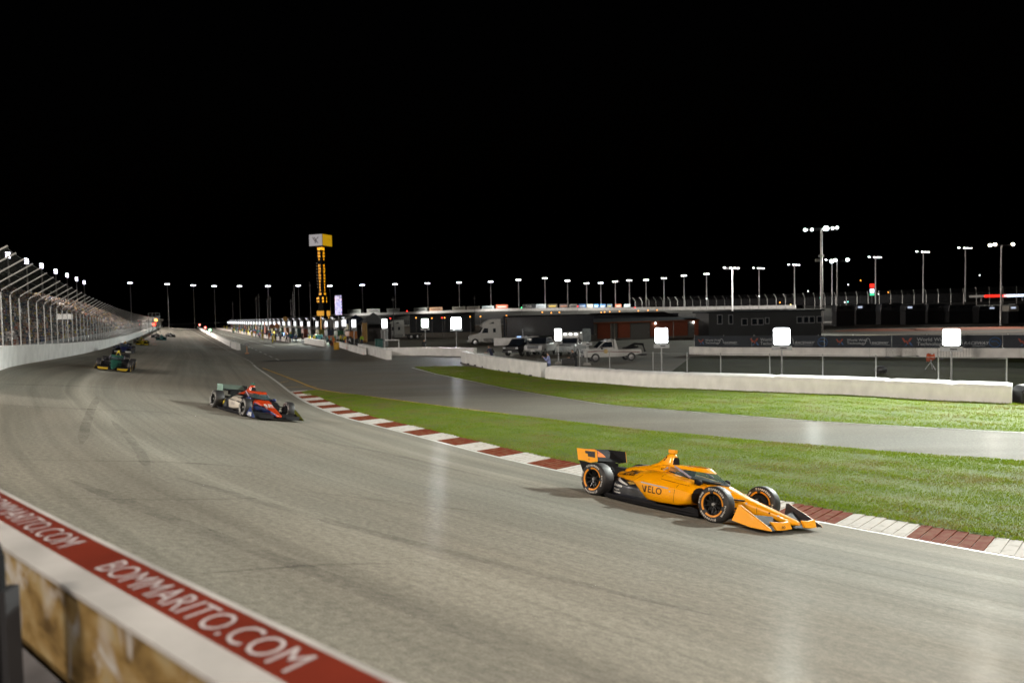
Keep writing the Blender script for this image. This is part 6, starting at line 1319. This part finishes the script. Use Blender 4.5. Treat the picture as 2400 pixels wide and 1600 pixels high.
    for s, nm in ((-1, 'r'), (1, 'l')):
        b = MB(); b.loft([[(2.70, s*.24, .10), (2.64, s*.24, .215), (2.60, s*.24, .215), (2.66, s*.24, .095)], [(2.69, s*.50, .085), (2.66, s*.46, .205), (2.62, s*.46, .205), (2.65, s*.5, .08)], [(2.68, s*.72, .085), (2.60, s*.80, .215), (2.56, s*.80, .215), (2.64, s*.72, .08)]]); CM['fw_flap' + nm] = b.mesh('flap', smooth=40)
        b = MB(); b.loft([[(2.42, s*.22, .13), (2.30, s*.22, .24), (2.28, s*.22, .24), (2.40, s*.22, .12)], [(2.36, s*.84, .12), (2.16, s*.84, .27), (2.14, s*.84, .27), (2.34, s*.84, .11)]]); CM['fw_flap2' + nm] = b.mesh('rear_flap', smooth=40)
        e = [((2.70, .08), .93), ((2.66, .125), .925), ((2.32, .285), .90), ((2.04, .415), .86), ((1.99, .405), .86), ((1.925, .125), .94), ((2.30, .075), .945)]
        b = MB(); b.loft([[(x, s*(y + .006), z) for (x, z), y in e], [(x, s*(y - .004), z) for (x, z), y in e]]); CM['fw_ep' + nm] = b.mesh('endplate'); b = MB(); b.loft([[(x, s*(y - .0055), z) for (x, z), y in e], [(x, s*(y - .014), z) for (x, z), y in e]]); CM['fw_epi' + nm] = b.mesh('endplate_inner')
        b = MB(); b.prism([(2.60, .10), (2.30, .11), (2.25, .26), (2.52, .22)], s*.095, s*.085, 'xz'); CM['fw_pyl' + nm] = b.mesh('nose_pylon')
        b = MB(); b.ball((.88, s*.50, .635), .055, 10, 8, sc=(1.1, 1.6, 1)); b.path([(.84, s*.33, .60), (.88, s*.46, .62)], .014, 5); CM['mirror' + nm] = b.mesh('mirror', smooth=60)
        b = MB(); b.add([(.825, s*.57, .60), (.825, s*.43, .60), (.825, s*.43, .67), (.825, s*.57, .67)], [(0, 1, 2, 3)]); CM['mirror_glass' + nm] = b.mesh('mirror_glass')
car_meshes()
def paint(name, c): return pm('car_paint_' + name, c, .32, var=.05, scale=2, coat=.8)
def race_car(label, liv, group=None):
    t = thing('race_car', label, 'race car', group=group); P = lambda n, k, m, par=t: link(n, CM[k], m, par)
    A, Bc, Cc, D, E_ = liv['body'], liv['pod'], liv['wing'], liv['rearwing'], liv.get('flap', liv['wing'])
    body = P('body', 'body', A); pr = P('sidepod', 'pod_r', Bc); pl_ = P('sidepod', 'pod_l', Bc); P('inlet', 'inletr', carbon, pr); P('inlet', 'inletl', carbon, pl_)
    for s in 'rl': P('rear_bodywork', 'rear_' + s, liv.get('rear', carbon)); P('bargeboard', 'barge_' + s, carbon)
    P('floor_edge', 'floor_edge', carbon, P('floor', 'floor', carbon)); ab = P('airbox', 'airbox', liv.get('airbox', A)); P('airbox_inlet', 'airbox_inlet', carbon, ab); P('camera_pod', 'camera_pod', liv.get('cam', liv.get('airbox', A)), ab)
    sc_ = bpy.data.objects.new('aeroscreen', None); COL.objects.link(sc_); sc_.parent = t
    P('screen_glass', 'glass', scr_glass, sc_); P('screen_frame', 'halo', liv.get('halo', A), sc_); P('screen_sill', 'sill', carbon, sc_); P('screen_bar', 'diag_bar', pm('pale_bar', (.35, .32, .42), .3), sc_)
    P('cockpit', 'cockpit', black); P('headrest', 'headrest', liv.get('halo', A)); P('driver_helmet', 'helmet', liv.get('helmet', pm('dark_helmet', (.03, .03, .04), .25)))
    for k in 'fr':
        for sx in (-1, 1):
            w = bpy.data.objects.new('wheel', None); COL.objects.link(w); w.parent = t; w.location = (1.51 if k == 'f' else -1.51, sx*(.83 if k == 'f' else .78), .332 if k == 'f' else .35); w.rotation_euler = (0, random.uniform(-3, 3) if not liv.get('still') else (.35 if k == 'f' else .05), 0)
            P('tyre', 'tyre' + k, slick, w); P('rim', 'rim' + k, rimb, w); P('rim_band', 'band' + k, liv['band'], w); P('wheel_nut', 'nut' + k, alloy, w); P('tyre_print', 'print' + k, white_t, w)
    P('front_suspension', 'front_suspension', carbon); P('rear_suspension', 'rear_suspension', carbon); P('brake_duct', 'brake_duct', carbon); P('diffuser', 'diffuser', carbon, P('gearbox', 'gearbox', carbon))
    rw = bpy.data.objects.new('rear_wing', None); COL.objects.link(rw); rw.parent = t; fw = bpy.data.objects.new('front_wing', None); COL.objects.link(fw); fw.parent = t
    P('main_plane', 'rw_main', carbon, rw); fl = P('flap', 'rw_flap', liv.get('rwflap', carbon), rw); P('beam_wing', 'beam', carbon, rw); P('pylon', 'pylon', carbon, rw)
    P('main_plane', 'fw_main', carbon, fw)
    for s in 'rl':
        P('endplate', 'rw_ep' + s, D, rw); P('endplate_inner', 'rw_epi' + s, liv.get('rwinner', carbon), rw); P('lower_endplate', 'rw_low' + s, carbon, rw)
        P('endplate', 'fw_ep' + s, Cc, fw); P('endplate_inner', 'fw_epi' + s, liv.get('fwinner', carbon_g), fw); P('flap', 'fw_flap' + s, E_, fw); P('rear_flap', 'fw_flap2' + s, carbon, fw); P('nose_pylon', 'fw_pyl' + s, carbon, fw); P('mirror_glass', 'mirror_glass' + s, glass_d, P('mirror', 'mirror' + s, liv.get('mirror', carbon)))
    return t, body, pr, fl, rw, fw, ab
def bvh_of(keys):
    vs, fs = [], []
    for k in keys:
        o = len(vs); me = CM[k]; vs += [v.co.copy() for v in me.vertices]; fs += [tuple(i + o for i in p.vertices) for p in me.polygons]
    return BVHTree.FromPolygons(vs, fs)
BV = bvh_of(['body', 'pod_r', 'rear_r', 'airbox'])
def decal(name, parent, m, vs, fs, fmap, dirn, off=.005, bv=None):
    """flat print wrapped on the bodywork: every vertex is dropped onto the surface along dirn"""
    bm = bmesh.new(); V = [bm.verts.new((v[0], v[1], 0)) for v in vs]
    for f in fs:
        try: bm.faces.new([V[i] for i in f])
        except ValueError: pass
    bmesh.ops.triangulate(bm, faces=bm.faces)
    for _ in range(3):
        es = [e for e in bm.edges if e.calc_length() > .05]
        if not es: break
        bmesh.ops.subdivide_edges(bm, edges=es, cuts=1); bmesh.ops.triangulate(bm, faces=bm.faces)
    d = Vector(dirn).normalized(); bv = bv or BV
    miss = []
    for v in bm.verts:
        o = Vector(fmap(v.co.x, v.co.y)); h = bv.ray_cast(o - d*1.5, d)
        if h[0] is not None: v.co = h[0] - d*off
        else: miss.append(v)
    bmesh.ops.delete(bm, geom=miss, context='VERTS')
    me = bpy.data.meshes.new(name); bm.to_mesh(me); bm.free(); return link(name, me, m, parent)
def side_text(par, m, s, x, z, size, ax=0.0, **k):
    vs, fs = text_data(s, size, **k); ca, sa = math.cos(ax), math.sin(ax)
    return decal('lettering', par, m, vs, fs, lambda u, v: (x + u*ca - v*sa, -1.0, z + u*sa + v*ca), (0, 1, 0))
def poly_decal(name, par, m, pts, **k):
    return decal(name, par, m, [(p[0], p[1], 0) for p in pts], [tuple(range(len(pts)))], lambda u, v: (u, -1.0, v), (0, 1, 0), **k)
papaya = paint('papaya', (1.0, .40, .002)); dark_pr = pm('dark_print', (.022, .008, .004), .4); black_pr = pm('black_print', (.012, .011, .013), .4); white_pr = pm('white_print', (.62, .62, .60), .5); navy_p = paint('navy_black', (.010, .011, .018))
t, body, podr, flap, rw, fw, ab = race_car('orange race car lettered VELO in the foreground beside the kerb', dict(body=papaya, pod=papaya, wing=papaya, rearwing=papaya, flap=papaya, rear=navy_p, band=pm('orange_band', (.75, .27, .01), .45), helmet=pm('dark_helmet', (.03, .03, .04), .25), mirror=carbon, still=True))
hero = t
T_ = side_text
# VELO drawn with its doubled stroke, as on the pod
b = MB(); vs, fs = text_data('ELO', .185, bold=.002, align='LEFT', spacing=1.12); decal('lettering', podr, dark_pr, vs, fs, lambda u, v: (-.075 + u, -1.0, .355 + v), (0, 1, 0))
vs, fs = [], []
for x0, z0, x1, z1 in ((-.215, .42, -.150, .288), (-.138, .42, -.140, .288), (-.108, .42, -.128, .30)):
    o_ = len(vs); w_ = .0105; vs += [(x0 - w_, z0, 0), (x0 + w_, z0, 0), (x1 + w_, z1, 0), (x1 - w_, z1, 0)]; fs.append((o_, o_+1, o_+2, o_+3))
decal('lettering', podr, dark_pr, vs, fs, lambda u, v: (u, -1.0, v), (0, 1, 0))
poly_decal('pale_stripe', podr, pm('pale_stripe', (.45, .42, .45), .4), [(-.27, .487), (.42, .462), (.42, .438), (-.27, .463)])
T_(podr, dark_pr, 'arrow', -.84, .60, .20, .10, shear=.6, bold=.010)
T_(ab, black_pr, '7', -.26, .965, .13, 0, shear=.2, bold=.004)
poly_decal('pointed_panel', body, pm('gold_print', (.55, .38, .10), .4), [(-.78, .40), (-.66, .435), (-.56, .43), (-.54, .39), (-.68, .36)]); poly_decal('pointed_panel', body, white_pr, [(-1.15, .47), (-1.02, .44), (-.72, .35), (-.74, .33), (-1.06, .40)])
T_(body, white_pr, 'Deloitte', -.98, .30, .078, -.02, bold=.003); T_(body, white_pr, 'P Sport', -1.00, .215, .058, 0, bold=.002); T_(body, white_pr, 'Smartsheet', -.99, .155, .050, 0, bold=.002)
b = MB()                                                     # rear wing print on the flap and endplate
up_w = Vector((-.34, 0, .17)).normalized(); nrm = Vector((.45, 0, .89)).normalized()
def wing_pt(u, v): return Vector((-2.06, 0, .755)) + Vector((-.34, 0, .17))*v + Vector((0, 1, 0))*u
def wing_quad(name, pts, m, off):
    bq = MB(); bw = BVHTree.FromPolygons([v.co.copy() for v in CM['rw_flap'].vertices], [tuple(p.vertices) for p in CM['rw_flap'].polygons]); o = []
    vsq, fsq = pts
    return decal(name, flap, m, vsq, fsq, lambda u, v: wing_pt(u, v), -nrm, off, bw)
wing_quad('printed_panel', ([(-.475, .06, 0), (.07, .06, 0), (-.02, .93, 0), (-.475, .93, 0)], [(0, 1, 2, 3)]), pm('wing_orange', (.75, .17, .006), .65, spec=.15), .004)
vs, fs = text_data('Gold', 1.0, shear=.15, bold=.02); wing_quad('lettering', ([(v[0]*.19 - .26, .58 + v[1]*.62, 0) for v in vs], fs), black_pr, .008)
b = MB(); b.prism([(-2.21, .895), (-1.90, .905), (-1.88, .77), (-2.10, .775), (-2.12, .835), (-2.19, .84)], -.5125, -.5105, 'xz'); link('printed_panel', b.mesh('printed_panel'), carbon_g, rw)
b = MB(); b.path([(-2.06 + .018*math.cos(a), -.511, .715 + .018*math.sin(a)) for a in np.linspace(0, 6.2832, 14)], .003, 4); link('emblem', b.mesh('emblem'), black_pr, rw)
b = MB(); b.path([(2.703, -.53 + .03*math.cos(a), .135 + .022*math.sin(a)) for a in np.linspace(0, 6.2832, 14)], .006, 4); b.path([(2.703, -.60, .115), (2.70, -.60, .16)], .006, 4); link('emblem', b.mesh('emblem'), dark_pr, fw)
b = MB(); b.path([(2.66, -.70, .115), (2.60, -.72, .11), (1.98, -.93, .12)], .008, 4)
poly_decal('pale_panel', body, white_pr, [(1.20, .60), (1.42, .53), (1.38, .515), (1.18, .575)])
for (x0, z0, x1, z1) in ((-.62, .69, .02, .715), (.05, .74, .14, .60), (.14, .60, .86, .55), (-.50, .46, -.30, .66), (.55, .20, .58, .60), (-1.25, .50, -.60, .56), (1.02, .62, 1.06, .30), (1.95, .37, 1.97, .20), (-.08, .86, -.40, .80)):
    d_ = Vector((x1 - x0, z1 - z0)).normalized(); nx, nz_ = -d_.y*.0035, d_.x*.0035
    poly_decal('panel_gap', body, black_pr, [(x0 + nx, z0 + nz_), (x1 + nx, z1 + nz_), (x1 - nx, z1 - nz_), (x0 - nx, z0 - nz_)], off=.003)
for cx, cz, r_, m_ in ((-.20, .765, .022, black_pr), (-.13, .785, .026, white_pr), (-.14, .755, .02, white_pr), (.46, .40, .016, white_pr), (-.55, .60, .014, white_pr), (1.75, .38, .02, white_pr), (2.2, .28, .018, red_k), (2.36, .26, .02, white_pr)):
    poly_decal('roundel', body, m_, [(cx + r_*math.cos(a), cz + r_*math.sin(a)) for a in np.linspace(0, 6.2832, 11)[:-1]], off=.006)
def place_car(t, p, heading, zlift=0.0):
    z, n = ztrack(p[0], p[1]); n = n if n.z > 0 else -n
    f = Vector((math.cos(heading), math.sin(heading), 0)); f = (f - n*f.dot(n)).normalized(); l = n.cross(f)
    t.matrix_world = Matrix(((f.x, l.x, n.x, p[0]), (f.y, l.y, n.y, p[1]), (f.z, l.z, n.z, z + zlift), (0, 0, 0, 1)))
place_car(hero, (3.335, 14.351), -.870)
def trackpoint(px, py):
    r = ray(px, py); h = TB.ray_cast(Vector((0, 0, CAMH)), r.normalized()); return h[0]
def heading_at(p): i = int(np.argmin(np.sum((INN - np.array(p[:2]))**2, axis=1))); return math.atan2(TIN[i][1], TIN[i][0])
def on_track(t, px, py, dh=0.0):
    p = trackpoint(px, py); place_car(t, p, heading_at(p) + dh); return p
blue = paint('blue', (.012, .03, .13)); red_o = paint('red_orange', (.50, .045, .008)); cream = paint('cream', (.55, .50, .43)); sea = paint('seafoam', (.25, .40, .34)); yp = paint('yellow', (.55, .42, .01)); grn = paint('bottle_green', (.025, .11, .08)); nv = paint('navy', (.03, .04, .14)); wh = paint('white', (.5, .5, .5)); tl = paint('teal', (.04, .34, .36)); sil = paint('silver', (.4, .41, .42)); gold = paint('amber', (.45, .25, .02))
band_w = pm('grey_band', (.30, .30, .29), .5)
t2, body2, pod2, fl2, rw2, fw2, ab2 = race_car('red and blue race car with a cream sidepod following the orange car', dict(body=red_o, pod=navy_p, wing=blue, rearwing=sea, rwflap=pm('grey_green_wing', (.10, .13, .11), .4), rear=navy_p, band=band_w, airbox=red_o, cam=grn, mirror=blue, fwinner=pm('olive_carbon', (.10, .11, .01), .4), flap=carbon))
for s in (-1, 1):
    bvb = bvh_of(['body']); pts = [(2.55, .15), (2.55, .235), (2.1, .32), (1.5, .42), (1.0, .50), (.95, .12), (1.6, .14), (2.2, .16)]
    decal('blue_flank', body2, blue, [(p[0], p[1], 0) for p in pts], [tuple(range(len(pts)))], lambda u, v: (u, s*1.0, v), (0, -s, 0), .004, bvb)
bvb = bvh_of(['body']); vs, fs = text_data('RAY', .30, bold=.008, spacing=1.15); decal('lettering', body2, white_pr, vs, fs, lambda u, v: (1.72 - v*1.6, -.02 + u*.55*1.0, 1.0), (0, 0, -1), .006, bvb)
vs, fs = text_data('XPEL', .17, bold=.008); link('lettering', MB().add([(2.28 + v[0]*.95 - .02, -.955 + (v[1] - 0)*.14, .165 + v[1]) for v in vs], fs).mesh('lettering', fix=False), white_pr, fw2)
poly_decal('cream_panel', pod2, cream, [(-.02, .16), (-.10, .45), (-.02, .66), (.5, .655), (.88, .585), (.89, .22), (.5, .17)], off=.003)
vs, fs = text_data('Java', .18, shear=.3); decal('lettering', pod2, pm('grey_print', (.2, .2, .22), .5), vs, fs, lambda u, v: (.32 + u, -1.0, .38 + v), (0, 1, 0), .007)
poly_decal('yellow_panel', body2, pm('yellow_panel', (.5, .38, .01), .4), [(-1.2, .20), (-1.2, .40), (-1.0, .42), (-.86, .30), (-.98, .18)])
on_track(t2, 586, 968, .10)
others = [((272, 865), dict(body=grn, pod=navy_p, wing=paint('dull_gold', (.36, .24, .015)), rearwing=carbon, band=gold, airbox=yp, halo=grn, flap=paint('dull_gold', (.36, .24, .015))), 'green, black and yellow race car heading straight at us on the left', 0.02),
    ((291, 825.5), dict(body=nv, pod=nv, wing=nv, rearwing=carbon, band=band_w, airbox=gold, flap=wh), 'dark navy race car near the outer wall behind the green one', 0.0),
    ((330.6, 807.5), dict(body=yp, pod=yp, wing=yp, rearwing=carbon, band=gold), 'yellow race car behind the navy one', .1),
    ((378, 796.5), dict(body=tl, pod=tl, wing=tl, rearwing=tl, band=band_w), 'teal race car in the middle of a distant group of three', 0.0),
    ((366, 791.5), dict(body=wh, pod=nv, wing=wh, rearwing=carbon, band=band_w), 'white and dark race car at the left of the distant group', 0.0),
    ((399, 789.5), dict(body=sil, pod=sil, wing=carbon, rearwing=carbon, band=band_w), 'silver race car at the right of the distant group', 0.1),
    ((405, 768), dict(body=yp, pod=grn, wing=yp, rearwing=carbon, band=band_w), 'farthest tiny yellow race car on the straight', 0.0)]
for q, lv, lb, dh in others: on_track(race_car(lb, lv)[0], q[0], q[1], dh)
